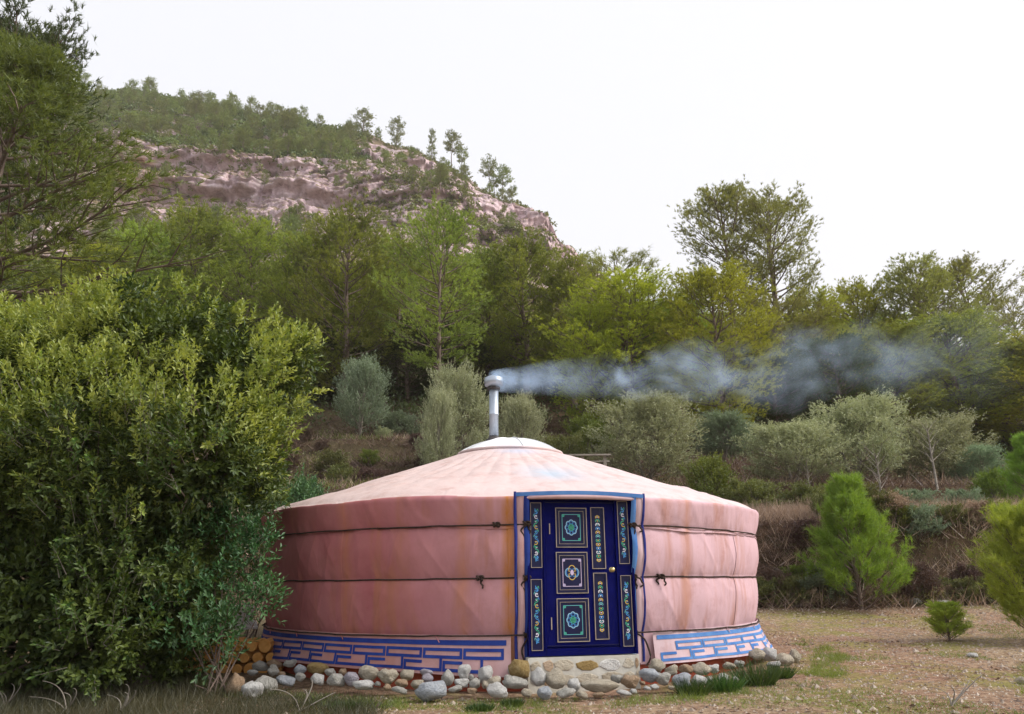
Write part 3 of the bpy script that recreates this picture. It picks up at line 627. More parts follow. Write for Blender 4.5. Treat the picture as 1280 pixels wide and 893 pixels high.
V = np.stack([P-e1, P-e2, P+e1, P+e2, P + np.stack([0*s_, 0*s_, s_*.7], -1)], 1).reshape(-1, 3); b_ = np.arange(len(P))[:, None]*5
g.add(V, np.concatenate([b_+[[0, 1, 4]], b_+[[1, 2, 4]], b_+[[2, 3, 4]], b_+[[3, 0, 4]]]))
tag(link('gravel', g.mesh('gravel', leaf_mat('gravel_chips', (.14, .10, .07), (.50, .42, .32), 0., 1., (1, 1, 1)))), 'brown and buff gravel chips strewn over the clearing', 'gravel', kind='stuff')

g = G(); x, y = scatter(15000, -3, 12, 6.0, 15.8, lambda x, y: (rad(x, y) > 3.7) & (fbm(x*.6, y*.8, 0, 3, 85) + np.clip(y-13, 0, 3)*.25 + np.clip(7.6-y, 0, 1)*.3 > .05)); P = on_ground(x, y, .008)
D = rng.normal(size=P.shape)*[1, 1, .15]; leaves(g, P, D, rng.normal(size=P.shape)*.4 + [0, 0, 1], rng.uniform(.025, .06, len(P)), rng.uniform(.012, .03, len(P)), rng)
tag(link('leaf_litter', g.mesh('leaf_litter', leaf_mat('litter_leaves', (.08, .045, .03), (.27, .165, .10), .05, 1., (1, 1, 1)))), 'reddish brown dead leaves scattered over the clearing', 'leaves', kind='stuff')

# ================================================================ the tent
yurt = tag(empty('yurt', YC), 'pink canvas round tent with blue painted door and smoking stove pipe', 'tent')
PHI = R(12.6)                        # the door faces the camera turned this much to the right
def canvas(name, a, b, lit_fade, stain=.5, stains=()):
    m = mat(name, a, .85, spec=.15); n = N(m); v = n.coord()
    c = n.ramp(n.noise(1.1, v, 6, .65, .5), [(.3, a), (.7, b)])
    sp = n.new('SeparateXYZ'); n.l(v, sp.inputs[0])
    c = n.mix(n.math('MULTIPLY', n.math('ADD', sp.outputs[0], 1.4), .34, True), c, lit_fade)     # bleaching, with bush shade and side light painted into the left-right blend
    vs = n.coord((4, 4, .3)); st = n.noise(1.0, vs, 3, .6)
    c = n.mix(n.ramp(st, [(.53, 0.), (.68, stain)]), c, (.40, .17, .08))
    c = n.mix(n.ramp(n.noise(3.4, v, 8, .75), [(.5, 0.), (.75, .5)]), c, (.36, .16, .13))
    at_ = n.math('ARCTAN2', sp.outputs[1], sp.outputs[0])
    for ang_, wid, k_ in stains:      # rusty run-off streaks
        dd_ = n.math('ABSOLUTE', n.math('SUBTRACT', at_, ang_)); f_ = n.math('SUBTRACT', 1., n.math('DIVIDE', dd_, wid), True)
        c = n.mix(n.math('MULTIPLY', n.math('MULTIPLY', f_, k_), n.ramp(n.noise(2.2, n.coord((5, 5, .8)), 4, .7), [(.3, .2), (.6, 1.)]), True), c, (.50, .20, .06))
    n.base(c); wv = n.noise(220, v, 2); cr = n.noise(2, n.coord((1.8, 1.8, .5)), 3, .5, .8)
    n.bump(n.math('ADD', cr, n.math('MULTIPLY', wv, .04)), .35, .05)
    return m
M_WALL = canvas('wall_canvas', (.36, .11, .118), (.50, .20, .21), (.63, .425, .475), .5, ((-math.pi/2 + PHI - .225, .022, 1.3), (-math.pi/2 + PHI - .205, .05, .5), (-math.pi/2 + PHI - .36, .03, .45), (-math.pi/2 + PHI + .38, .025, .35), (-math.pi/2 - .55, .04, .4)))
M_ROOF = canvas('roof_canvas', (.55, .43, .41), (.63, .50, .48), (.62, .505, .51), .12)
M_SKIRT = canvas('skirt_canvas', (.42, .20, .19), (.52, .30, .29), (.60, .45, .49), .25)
n = N(M_ROOF)   # faded blue cloud print above the door
v = n.coord((1, 1, 1)); c0 = n.p.inputs['Base Color'].links[0].from_socket
th0 = PHI - math.pi/2
def blob(n, v, cpos, rx, col_in, col, s_=1.):
    vm = n.new('VectorMath', operation='SUBTRACT'); n.l(v, vm.inputs[0]); vm.inputs[1].default_value = cpos
    mp = n.new('Mapping'); n.l(vm.outputs[0], mp.inputs['Vector']); mp.inputs['Scale'].default_value = rx
    ln = n.new('VectorMath', operation='LENGTH'); n.l(mp.outputs[0], ln.inputs[0])
    nz = n.noise(9, n.coord((1, 1, 4)), 6, .7, 1.5)
    f = n.math('SUBTRACT', 1.25, n.math('ADD', ln.outputs['Value'], n.math('MULTIPLY', nz, .9)))
    return n.mix(n.math('MULTIPLY', f, 2.2*s_, True), col_in, col)
c0 = blob(n, v, (2.35*math.cos(th0), 2.35*math.sin(th0), 2.27), (1.5, 1.4, 1.), c0, (.42, .48, .56), .6)
c0 = blob(n, v, (.95*math.cos(th0-.1), .95*math.sin(th0-.1), 2.75), (1.9, 2.6, 1.), c0, (.46, .49, .60), .5)
n.base(c0)
M_BLUE = noisy('royal_blue_paint', (.001, .002, .060), (.003, .005, .105), 5, .7, .12, 60, .004); M_BLUE.node_tree.nodes['Principled BSDF'].inputs['Specular IOR Level'].default_value = .06
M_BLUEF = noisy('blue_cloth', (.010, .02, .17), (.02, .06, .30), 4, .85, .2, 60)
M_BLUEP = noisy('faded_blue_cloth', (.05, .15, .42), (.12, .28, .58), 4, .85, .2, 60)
M_NAVY = noisy('navy_cloth', (.015, .02, .16), (.04, .06, .30), 6, .85, .2, 60)
M_ROPE = noisy('dark_rope', (.02, .014, .012), (.07, .045, .035), 30, .95, .8, 120, .01)
M_STEEL = noisy('galvanised_steel', (.36, .42, .50), (.52, .58, .66), 5, .5, .05, 30); M_STEEL.node_tree.nodes['Principled BSDF'].inputs['Metallic'].default_value = .7
M_WHITE = noisy('white_acrylic', (.78, .80, .84), (.84, .85, .87), 3, .35, .05, 20)
M_SOOT = noisy('sooty_metal', (.03, .03, .03), (.10, .09, .09), 10, .7, .2)

Z_R = [1.62, 1.10, .555]        # rope heights
def wr(th, z, amp=1.):
    "wall radius: bulges between ropes, pleats, creases"
    u = th * 3.4
    r = np.interp(z, [.20, .555, 1.10, 1.62, 1.97], [3.25, 3.275, 3.325, 3.36, 3.415])
    A_ = [.20, .555, 1.10, 1.62, 2.05]; k_ = np.clip(np.searchsorted(A_, z) - 1, 0, 3); lo = np.take(A_, k_); hi = np.take(A_, k_ + 1); tt = np.clip((z - lo) / (hi - lo), 0, 1)
    between = np.abs(np.sin(np.pi * tt))**.75
    r = r + np.take([.0, .030, .036, .025], k_) * between * (1 + .35*vnoise(u*.8, z*.6, 0, 88))
    r = r + amp * between * (.014 * fbm(u*1.3 + z*.9, z*.9, 0, 2, 91) + .009 * (1-np.abs(vnoise(u*2.2 + z*1.4, z*.5, 0, 95)))**9 + .008 * (1-np.abs(vnoise(u*3.6 - z*1.2, z*.4, 0, 96)))**10 + .004*vnoise(u*8, z*.7, 0, 97))
    dz_ = np.min([np.abs(z - q) for q in Z_R], axis=0); r = r + amp * np.exp(-(dz_/.10)**2) * (.007*vnoise(u*13, z*2, 0, 171) + .007*(1 - np.abs(vnoise(u*6 + z*4, z*1.5, 0, 172)))**6)
    return r
def wp(th, z, off=0.):
    r = wr(th, z) + off; return np.stack([r*np.cos(th), r*np.sin(th), np.broadcast_to(z, np.shape(r))], -1)
DW = 1.13; dth = math.asin(DW/2/3.37)
tl, tr = th0 - dth, th0 + dth        # door edges (left, right)
# wall covers: left, right
zg = np.linspace(.24, 1.70, 90)
for nm, a, b, lab in (('wall_cover', tl - 3.05, tl - .03, 'reddish wall cover with bush shade painted in'), ('wall_cover', tr + .03, tr + 3.15, 'pale bleached wall cover with side light painted in')):
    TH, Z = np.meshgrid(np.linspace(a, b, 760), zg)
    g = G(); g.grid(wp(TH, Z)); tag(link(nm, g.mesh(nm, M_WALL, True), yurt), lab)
# roof cover with its valance
def roof_pt(th, t):
    "t 0..1: crown -> eave; 1..1.35: valance"
    r_ = np.interp(t, [0, .25, .6, 1.], [.70, 1.42, 2.42, 3.40]); z_ = np.interp(t, [0, .25, .6, 1.], [2.86, 2.60, 2.25, 1.955])
    pole = .018 * np.abs(np.sin(th * 30)) * np.sin(np.clip(t, 0, 1) * np.pi)
    z_ = z_ + pole*.6 + .018 * fbm(th*3.2, t*3, 0, 4, 101) * np.clip(t*3, 0, 1) + .02*(1 - np.abs(vnoise(th*4 + t*5, t*1.2, 0, 103)))**4 * np.sin(np.clip(t, 0, 1)*np.pi)
    return r_, z_
TH, T = np.meshgrid(np.linspace(0, 2*np.pi, 721)[:-1], np.concatenate([np.linspace(0, 1, 60), 1 + np.linspace(0, 1, 26)[1:]]))
rr_, zz_ = roof_pt(TH, np.clip(T, 0, 1))
s_ = np.clip(T - 1, 0, 1)
low = 1.60 + .014*vnoise(TH*6, 0, 0, 110) - .02*np.cos(TH)
# over the door the valance is cut short
dd = np.abs((TH - th0 + np.pi) % (2*np.pi) - np.pi); over = np.clip((dth + .03 - dd) / .03, 0, 1)
low = low * (1 - over) + over * 1.885
zv = 1.955 + (low - 1.955) * s_
rw = wr(TH, np.clip(zv, 1.5, 1.97)) + .018 + .008*fbm(TH*14, zv*3, 0, 2, 111)
cornr = np.clip(s_ / .22, 0, 1)
Rr = np.where(s_ > 0, rr_ + (rw - rr_) * np.sin(cornr*np.pi/2), rr_); Zr = np.where(s_ > 0, zv - .012*(1-np.cos(cornr*np.pi/2)), zz_ - .04*np.clip((T-.93)/.07, 0, 1)**2)
Zr = np.where(s_ > 0, np.minimum(Zr, zz_ - .04), Zr)
g = G(); g.grid(np.stack([Rr*np.cos(TH), Rr*np.sin(TH), Zr], -1), close=True)
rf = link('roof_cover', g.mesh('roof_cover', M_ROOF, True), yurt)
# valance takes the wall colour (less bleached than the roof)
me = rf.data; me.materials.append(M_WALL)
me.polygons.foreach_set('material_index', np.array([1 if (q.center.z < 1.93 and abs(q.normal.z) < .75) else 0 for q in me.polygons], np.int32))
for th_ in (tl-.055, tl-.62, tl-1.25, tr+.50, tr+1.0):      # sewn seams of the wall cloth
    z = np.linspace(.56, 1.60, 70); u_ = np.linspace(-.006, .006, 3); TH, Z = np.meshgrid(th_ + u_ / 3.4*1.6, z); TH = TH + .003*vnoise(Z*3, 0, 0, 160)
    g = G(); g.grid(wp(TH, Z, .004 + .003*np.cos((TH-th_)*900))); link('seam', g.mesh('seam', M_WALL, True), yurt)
# crown: acrylic dome cover with seam frame
g = G(); TH, T = np.meshgrid(np.linspace(0, 2*np.pi, 65)[:-1], np.linspace(0, 1, 16))
rc = .02 + .76*T; zc = 3.10 - .21*T**2.2 - .03*T; 
g.grid(np.stack([rc*np.cos(TH), rc*np.sin(TH), zc + .004*np.cos(TH*8)], -1), close=True)
crown = link('crown_cover', g.mesh('crown_cover', M_WHITE, True), yurt)
for i in range(8):
    g = G(); a = i*math.pi/4 + .25; t = np.linspace(0, 1, 8); g.tube(np.stack([(.02+.76*t)*np.cos(a), (.02+.76*t)*np.sin(a), 3.106 - .21*t**2.2 - .03*t], -1), .009, 5); link('crown_rib', g.mesh('crown_rib', M_WHITE, True), crown)
g = G(); a = np.linspace(0, 2*np.pi, 73)[:-1]; g.tube(np.stack([.77*np.cos(a), .77*np.sin(a), 2.852 + 0*a], -1), .025, 6, closed=True); link('crown_ring', g.mesh('crown_ring', M_ROOF, True), crown)
# stove pipe
sx_, sy_ = -.24, -.12
g = G(); g.lathe([(.001, 2.9), (.069, 2.9), (.069, 3.44), (.074, 3.445), (.074, 3.46), (.069, 3.465), (.069, 3.90), (.001, 3.90)], (sx_, sy_, 0), 24); pipe = link('stove_pipe', g.mesh('stove_pipe', M_STEEL, True), yurt)
g = G(); g.lathe([(.001, 3.87), (.10, 3.88), (.138, 3.90), (.14, 3.90), (.14, 3.935), (.144, 3.94), (.144, 3.98), (.14, 3.985), (.14, 4.015), (.10, 4.035), (.001, 4.04)], (sx_, sy_, 0), 28); cap = link('pipe_cap', g.mesh('pipe_cap', M_STEEL, True), pipe)
g = G(); g.lathe([(.079, 3.04), (.12, 3.05), (.115, 3.075), (.085, 3.09), (.079, 3.12)], (sx_, sy_, 0), 24); link('flashing', g.mesh('flashing', M_SOOT, True), pipe)
g = G(); g.lathe([(.080, 3.83), (.098, 3.84), (.098, 3.875), (.080, 3.878)], (sx_, sy_, 0), 24); link('collar', g.mesh('collar', M_SOOT, True), pipe)
# skirts with their key pattern
def skirt_z(th): return .225 + .012*np.sin(th*5) + .02*vnoise(th*3, 0, 0, 120) - .02*np.exp(-((th - (tl-.05))/.2)**2)
def skp(th, q, off=0.):
    "q 0 bottom .. 1 top"
    zb = skirt_z(th); z = zb + (.56 - zb)*q
    fl_ = .05 + .10*np.clip((th - tr - .35)*2.5, 0, 1) + .04*np.clip((tl - .8 - th)*2, 0, 1)
    r = 3.30 + fl_*(1-q)**1.3 + .014 + off + (1-q*.8)*(.012*np.sin(th*23 + 2*vnoise(th*4, 0, 0, 121)) + .014*fbm(th*6, q, 0, 3, 122))
    return np.stack([r*np.cos(th), r*np.sin(th), z], -1)
def key_band(a, b, flip):
    g = G(); mi = 0
    wpx = .155; h0, h1 = .14, .58
    def rib(path, w):
        # path in (theta, q); drawn as short quads lying on the cloth
        for (a0, q0), (a1, q1) in zip(path[:-1], path[1:]):
            L = abs(a1-a0)*3.4; k = max(1, int(L/.03)); ts = np.linspace(0, 1, k+1)
            ca, cq = a0 + (a1-a0)*ts, q0 + (q1-q0)*ts
            if abs(a1-a0) > 1e-6: e = .5*w/3.4*np.sign(a1-a0); ca[0] -= e; ca[-1] += e; up_ = (ca, cq + .5*w/.335); dn = (ca, cq - .5*w/.335)
            else: cq = q0 + (q1-q0)*np.linspace(.02, .98, k+1); up_ = (ca + .5*w/3.4, cq); dn = (ca - .5*w/3.4, cq)
            g.grid(np.stack([skp(*up_, .005), skp(*dn, .005)], 0))
    rib([(a, .80), (b, .80)], .044)
    per = .42/3.4
    th = a + per*.52 if flip else b - .97*per - per*int((b - a - 1.5*per)/per)
    while th < b - per*.3:
        S_ = [(.50, .63), (.93, .63), (.93, 1), (.02, 1), (.02, .63), (.44, .63), (.44, 0), (-.48, 0), (-.48, .37), (-.06, .37)]
        pts = [(th + u*per, .10 + .52*q) for u, q in S_ if a < th - .5*per and th + .94*per < b]
        if len(pts) > 1: rib(pts, .028)
        th += per
    return g
for a, b, lab in ((tl - 2.2, tl - .05, 'skirt panel with a dark blue key pattern'), (tr + .07, tr + 1.6, 'skirt panel with a pale blue key pattern')):
    TH, Q = np.meshgrid(np.linspace(a, b, 400), np.linspace(-.02, 1, 14)); g = G(); g.grid(skp(TH, Q))
    sk = tag(link('skirt', g.mesh('skirt', M_SKIRT, True), yurt), lab)
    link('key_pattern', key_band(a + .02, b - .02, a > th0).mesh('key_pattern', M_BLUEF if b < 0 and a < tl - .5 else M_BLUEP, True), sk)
# little tie cords on the skirt
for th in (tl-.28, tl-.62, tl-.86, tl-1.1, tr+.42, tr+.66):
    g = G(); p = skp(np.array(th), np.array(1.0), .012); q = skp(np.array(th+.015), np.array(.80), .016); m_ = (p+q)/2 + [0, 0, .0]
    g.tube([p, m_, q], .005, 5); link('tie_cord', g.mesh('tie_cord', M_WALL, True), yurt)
# ropes
def rope(zf, a, b, name='rope', off=.010):
    th = np.linspace(a, b, 260); z = np.array([zf(t) for t in th]); P = wp(th, z, off)
    P[:, 2] += .004*vnoise(th*20, 0, 0, 130)
    g = G(); g.tube(P, .0085, 6); return link(name, g.mesh(name, M_ROPE, True), yurt)
for zr in Z_R:
    rope(lambda t: zr + .012*np.sin((t-tl)*1.7), tl - 3.0, tl + .015, off={1.62: .034, 1.10: .010, .555: .052}[zr]); rope(lambda t: zr - (.012 if zr < 1.5 else .02)*np.sin((t-tr)*1.7), tr - .015, tr + 3.0, off={1.62: .034, 1.10: .010, .555: .052}[zr])
def knot(p, tan, name, tails, seed):
    rk = np.random.default_rng(seed); g = G(); p = np.array(p)
    t = np.linspace(0, 4*np.pi, 40); out = norm(p * [1, 1, 0])
    e1 = np.array(tan); e2 = np.array([0, 0, 1.])
    P = p + out*.035 + e1*(.035*np.cos(t) + .008*np.cos(2.3*t))[:, None]*.8 + e2*(.020*np.sin(1.5*t))[:, None] + out*(.014*np.sin(2*t))[:, None]
    g.tube(P, .0105, 6)
    for L, sw in tails:
        s_ = np.linspace(0, 1, 12)[:, None]; Q = p + out*(.045 - .02*s_) + e1*sw*np.sin(s_*2.4)*1. - e2*L*s_**1.2 + e1*.012*np.sin(s_*9)
        g.tube(Q, .0095, 6)
    return link(name, g.mesh(name, M_ROPE, True), yurt)
tanL = np.array([-math.sin(tl), math.cos(tl), 0])
for i, zr in enumerate(Z_R):
    pl = wp(np.array(tl + .0), np.array(zr + (0 if i else .01)), .01); pr = wp(np.array(tr - .0), np.array(zr), .01)
    knot(pl, tanL, 'rope_knot', [(.10, .03), (.14 if i < 2 else .3, -.05)], 10+i)
    knot(pr, tanL, 'rope_knot', [(.26, .02), (.07, .1)] if i == 0 else [(.12, .03), (.10, .10)] if i == 1 else [(.12, .02), (.32, .16)], 20+i)
# bow right of the door on the middle rope, hitch left of the door on the top rope
knot(wp(np.array(tr + .10), np.array(1.10), .01), tanL, 'rope_bow', [(.09, .05), (.08, -.04)], 31)
knot(wp(np.array(tl - .09), np.array(1.62), .01), tanL, 'rope_hitch', [(.02, .02)], 32)
knot(wp(np.array(tl - .14), np.array(1.10), .01), tanL, 'rope_hitch', [(.10, .02)], 33)
# door flap edges: blue, pink and navy bands running down both sides of the door
def band(a0, w0, z0, z1, m, name, off=.03, side=1, ph=0.):
    z = np.linspace(z0, z1, 60); wav = .004*np.sin(z*5 + ph) + .006*vnoise(z*4, ph, 0, 140)
    wd_ = w0 * (1 + .15*np.sin(z*5+ph*2)); u = np.linspace(0, 1, 5)
    TH = a0 + (wav[:, None] + side*wd_[:, None]*u[None]) / 3.4; Z = np.broadcast_to(z[:, None], TH.shape)
    bul = off + .012*np.sin(u*np.pi)[None]*np.ones_like(TH)
    g = G(); g.grid(wp(TH, Z, bul)); return link(name, g.mesh(name, m, True), yurt)
for sgn, e in ((-1, tl), (1, tr)):
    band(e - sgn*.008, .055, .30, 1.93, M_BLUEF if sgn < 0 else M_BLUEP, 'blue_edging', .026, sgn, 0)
    band(e + sgn*.008, .075, .26, 1.94, M_SKIRT, 'door_flap', .022, sgn, 0)
    band(e + sgn*.030, .028, .27, 1.945, M_NAVY, 'navy_edging', .034, sgn, 0)
# blue border and rolled pink flap above the door
def arc(z0, z1, m, name, off, a0=tl-.035, a1=tr+.035):
    TH, Z = np.meshgrid(np.linspace(a0, a1, 60), np.linspace(z0, z1, 6)); g = G(); lift = .02*np.cos((TH-th0)/dth*1.3)
    P = wp(TH, Z + lift, off); g.grid(P); return link(name, g.mesh(name, m, True), yurt)
arc(1.895, 1.935, M_BLUEP, 'blue_border', .040)
t = np.linspace(tl + .0, tr - .0, 40); g = G(); P = wp(t, 1.885 + .012*np.cos((t-th0)/dth*1.5), .02); g.tube(P, .026 - .008*np.abs((t-th0)/dth)**3, 10); link('rolled_flap', g.mesh('rolled_flap', M_SKIRT, True), yurt)

# ---- door: local frame u right, v up, w out
DH = 1.525; DZ0 = .36
dl = math.sqrt(3.37**2 - (DW/2)**2)
frame_mx = Matrix.Translation((dl*math.cos(th0), dl*math.sin(th0), DZ0)) @ Matrix(((-math.sin(th0), 0, math.cos(th0)), (math.cos(th0), 0, math.sin(th0)), (0, 1, 0))).to_4x4()
M_GOLD = noisy('tan_moulding_paint', (.30, .24, .20), (.46, .40, .33), 12, .6, .1)
M_PANEL = noisy('dark_blue_panel', (.003, .004, .035), (.006, .008, .06), 5, .5, .1)
def flatp(name, c): return mat(name, c, .55)
CB, CG, CW, CY, CT, CP_, CLB = [flatp(*a) for a in (('paint_blue', (.06, .26, .62)), ('paint_green', (.06, .40, .24)), ('paint_white', (.70, .72, .80)), ('paint_ochre', (.60, .42, .10)), ('paint_teal', (.12, .42, .45)), ('paint_lilac', (.58, .48, .68)), ('paint_light_blue', (.30, .55, .75)))]
ORN = [CB, CG, CW, CY, CT, CP_, CLB]
U_ = lambda s: (s - .5) * DW
V_ = lambda t: (1 - t) * DH
def dbox(g, s0, s1, t0, t1, w0, w1, mi=0):
    u0, u1 = U_(s0), U_(s1); v0, v1 = V_(t1), V_(t0); g.box(((u0+u1)/2, (v0+v1)/2, (w0+w1)/2), ((u1-u0)/2, (v1-v0)/2, (w1-w0)/2), mi)
def dring(g, s0, s1, t0, t1, wd_, w0, w1, mi=0):
    u0, u1 = U_(s0), U_(s1); v0, v1 = V_(t1), V_(t0); W = (w1-w0)/2; wm = (w0+w1)/2
    g.box(((u0+u1)/2, v0+wd_/2, wm), ((u1-u0)/2, wd_/2, W), mi); g.box(((u0+u1)/2, v1-wd_/2, wm), ((u1-u0)/2, wd_/2, W), mi)
    g.box((u0+wd_/2, (v0+v1)/2, wm), (wd_/2, (v1-v0)/2-wd_, W), mi); g.box((u1-wd_/2, (v0+v1)/2, wm), (wd_/2, (v1-v0)/2-wd_, W), mi)
def stroke(g, pts, wd_, w, mi, closed=False):
    "painted line lying a hair proud of the panel"
    P = np.array(pts, float); T = (np.roll(P, -1, 0) - np.roll(P, 1, 0)) if closed else np.gradient(P, axis=0)
    Nn = np.stack([-T[:, 1], T[:, 0]], -1); Nn /= np.linalg.norm(Nn, axis=1)[:, None] + 1e-9
    A, B = P + Nn*wd_/2, P - Nn*wd_/2
    if closed: A = np.vstack([A, A[:1]]); B = np.vstack([B, B[:1]])
    V = np.stack([np.c_[A, np.full(len(A), w)], np.c_[B, np.full(len(B), w)]]); g.grid(V, mi)
def disc(g, c, r, w, mi, n=10, ry=None):
    a = np.arange(n)*2*np.pi/n; g.ngon(np.c_[c[0]+r*np.cos(a), c[1]+(ry or r)*np.sin(a), np.full(n, w)], list(range(n)), mi)
def part(name, g, mats, parent, smooth=False): 
    o = link(name, g.mesh(name, mats, smooth), parent)
    return o
def scroll_strip(w, u0, v0, v1, wd_, seed):
    "column of painted scrolls: leaf, white cloud, green curl, ochre curl, blue S, and back"
    g = G(); cols = [0, 2, 1, 3, 0, 0, 3, 1, 2, 0]; n_ = len(cols); h = (v0 - v1) / n_
    for i, c in enumerate(cols):
        vc = v0 - h*(i+.5); sg = 1 if i % 2 else -1; w_ = w + .0004*i
        if i in (0, n_-1):
            t = np.linspace(0, 1, 12); s2 = 1 if i == 0 else -1
            stroke(g, np.c_[u0 + wd_*.35*np.sin(t*5)*(1-t*.7), vc + s2*h*(t*1.1-.5)], .009, w_, c)
        t = np.linspace(.3, 5.6, 22); r = wd_*(.14 + .085*t/1.6*.6)
        stroke(g, np.c_[u0 + sg*wd_*.05 + sg*r*np.cos(t)*1.0, vc + r*np.sin(t)*1.05], .0075, w_+.0002, c)
        disc(g, (u0 + sg*wd_*.05, vc), wd_*.10, w_+.0001, (c+4) % 7 if c != 2 else 5, 8)
        stroke(g, np.c_[u0 - sg*wd_*np.linspace(.15, .42, 8), vc + h*.5*np.sin(np.linspace(0, 3, 8))], .006, w_, [1, 4, 0, 1][i % 4])
    return g
def knot_strip(w, u0, v0, v1, wd_):
    "column of symmetric painted knots"
    g = G(); cols = [3, 1, 2, 0, 3, 4, 1, 3, 0, 2, 1, 3]; n_ = len(cols); h = (v0-v1)/n_
    for i, c in enumerate(cols):
        vc = v0 - h*(i+.5); w_ = w + .0003*(i % 3)
        t = np.linspace(-.6, 3.75, 14); s2 = 1 if i < n_/2 else -1
        k = .8 if i not in (0, n_-1) else .5
        stroke(g, np.c_[u0 + wd_*.42*k*np.cos(t), vc + s2*h*.42*np.sin(t)], .007, w_, c)
        for e in (-1, 1):
            t = np.linspace(0, 4.6, 10); stroke(g, np.c_[u0 + e*wd_*(.22 - .10*np.cos(t)), vc + h*.25*np.sin(t)], .007, w_+.0002, c)
        disc(g, (u0, vc), wd_*.11, w_+.0004, (c+2) % 7, 8)
    return g
def rosette(g, cu, cv, r, w, c1, c2, c3):
    a = np.linspace(0, 2*np.pi, 97)[:-1]
    rr = r*(1 + .13*np.abs(np.cos(4*a))*1.2 - .08); stroke(g, np.c_[cu + rr*np.cos(a)*.92, cv + rr*np.sin(a)*1.08], .008, w, c1, True)
    for i in range(8):
        q = i*math.pi/4; x, y = cu + .72*r*math.cos(q)*.92, cv + .72*r*math.sin(q)*1.08
        b = np.linspace(0, 2*np.pi, 13)[:-1]; stroke(g, np.c_[x + .22*r*np.cos(b), y + .22*r*np.sin(b)], .005, w+.0003*(1+i % 2), c2, True)
    stroke(g, np.c_[cu + .42*r*np.cos(a), cv + .46*r*np.sin(a)], .006, w+.001, c3, True)
    for e in (-1, 0, 1):
        stroke(g, [(cu + e*.2*r, cv - .36*r), (cu + e*.2*r, cv + .36*r)], .005, w+.0012, c3); stroke(g, [(cu - .36*r, cv + e*.2*r), (cu + .36*r, cv + e*.2*r)], .005, w+.0014, c3)
# frame with side panels
g = G(); dbox(g, 0, 1, 0, .012, -.04, .018); dbox(g, 0, .165, .012, 1., -.04, .012); dbox(g, .835, 1, .012, 1., -.04, .012); dbox(g, .165, .835, .955, 1., -.04, .016)
dbox(g, .0, .018, .012, 1., .012, .03); dbox(g, .982, 1., .012, 1., .012, .03)
dbox(g, .15, .165, .012, .955, .012, .022); dbox(g, .835, .85, .012, .955, .012, .022)
df = part('door_frame', g, [M_BLUE], yurt); df.matrix_local = frame_mx
for s0, s1, t0, t1, lab in ((.033, .135, .028, .452, 'upper left painted side panel'), (.028, .13, .525, .965, 'lower left painted side panel'), (.865, .965, .012, .43, 'upper right painted side panel'), (.868, .966, .505, .955, 'lower right painted side panel')):
    g = G(); dbox(g, s0, s1, t0, t1, .0125, .0145, 0); dring(g, s0, s1, t0, t1, .005, .0146, .021, 1)
    sp_ = tag(part('side_panel', g, [M_PANEL, M_GOLD], df), lab)
    u0 = U_((s0+s1)/2); hh_ = V_(t0) - V_(t1)
    g = scroll_strip(.0155, u0, V_(t0) - hh_*.10, V_(t1) + hh_*.10, .062, 1); part('painted_scroll', g, ORN, df)
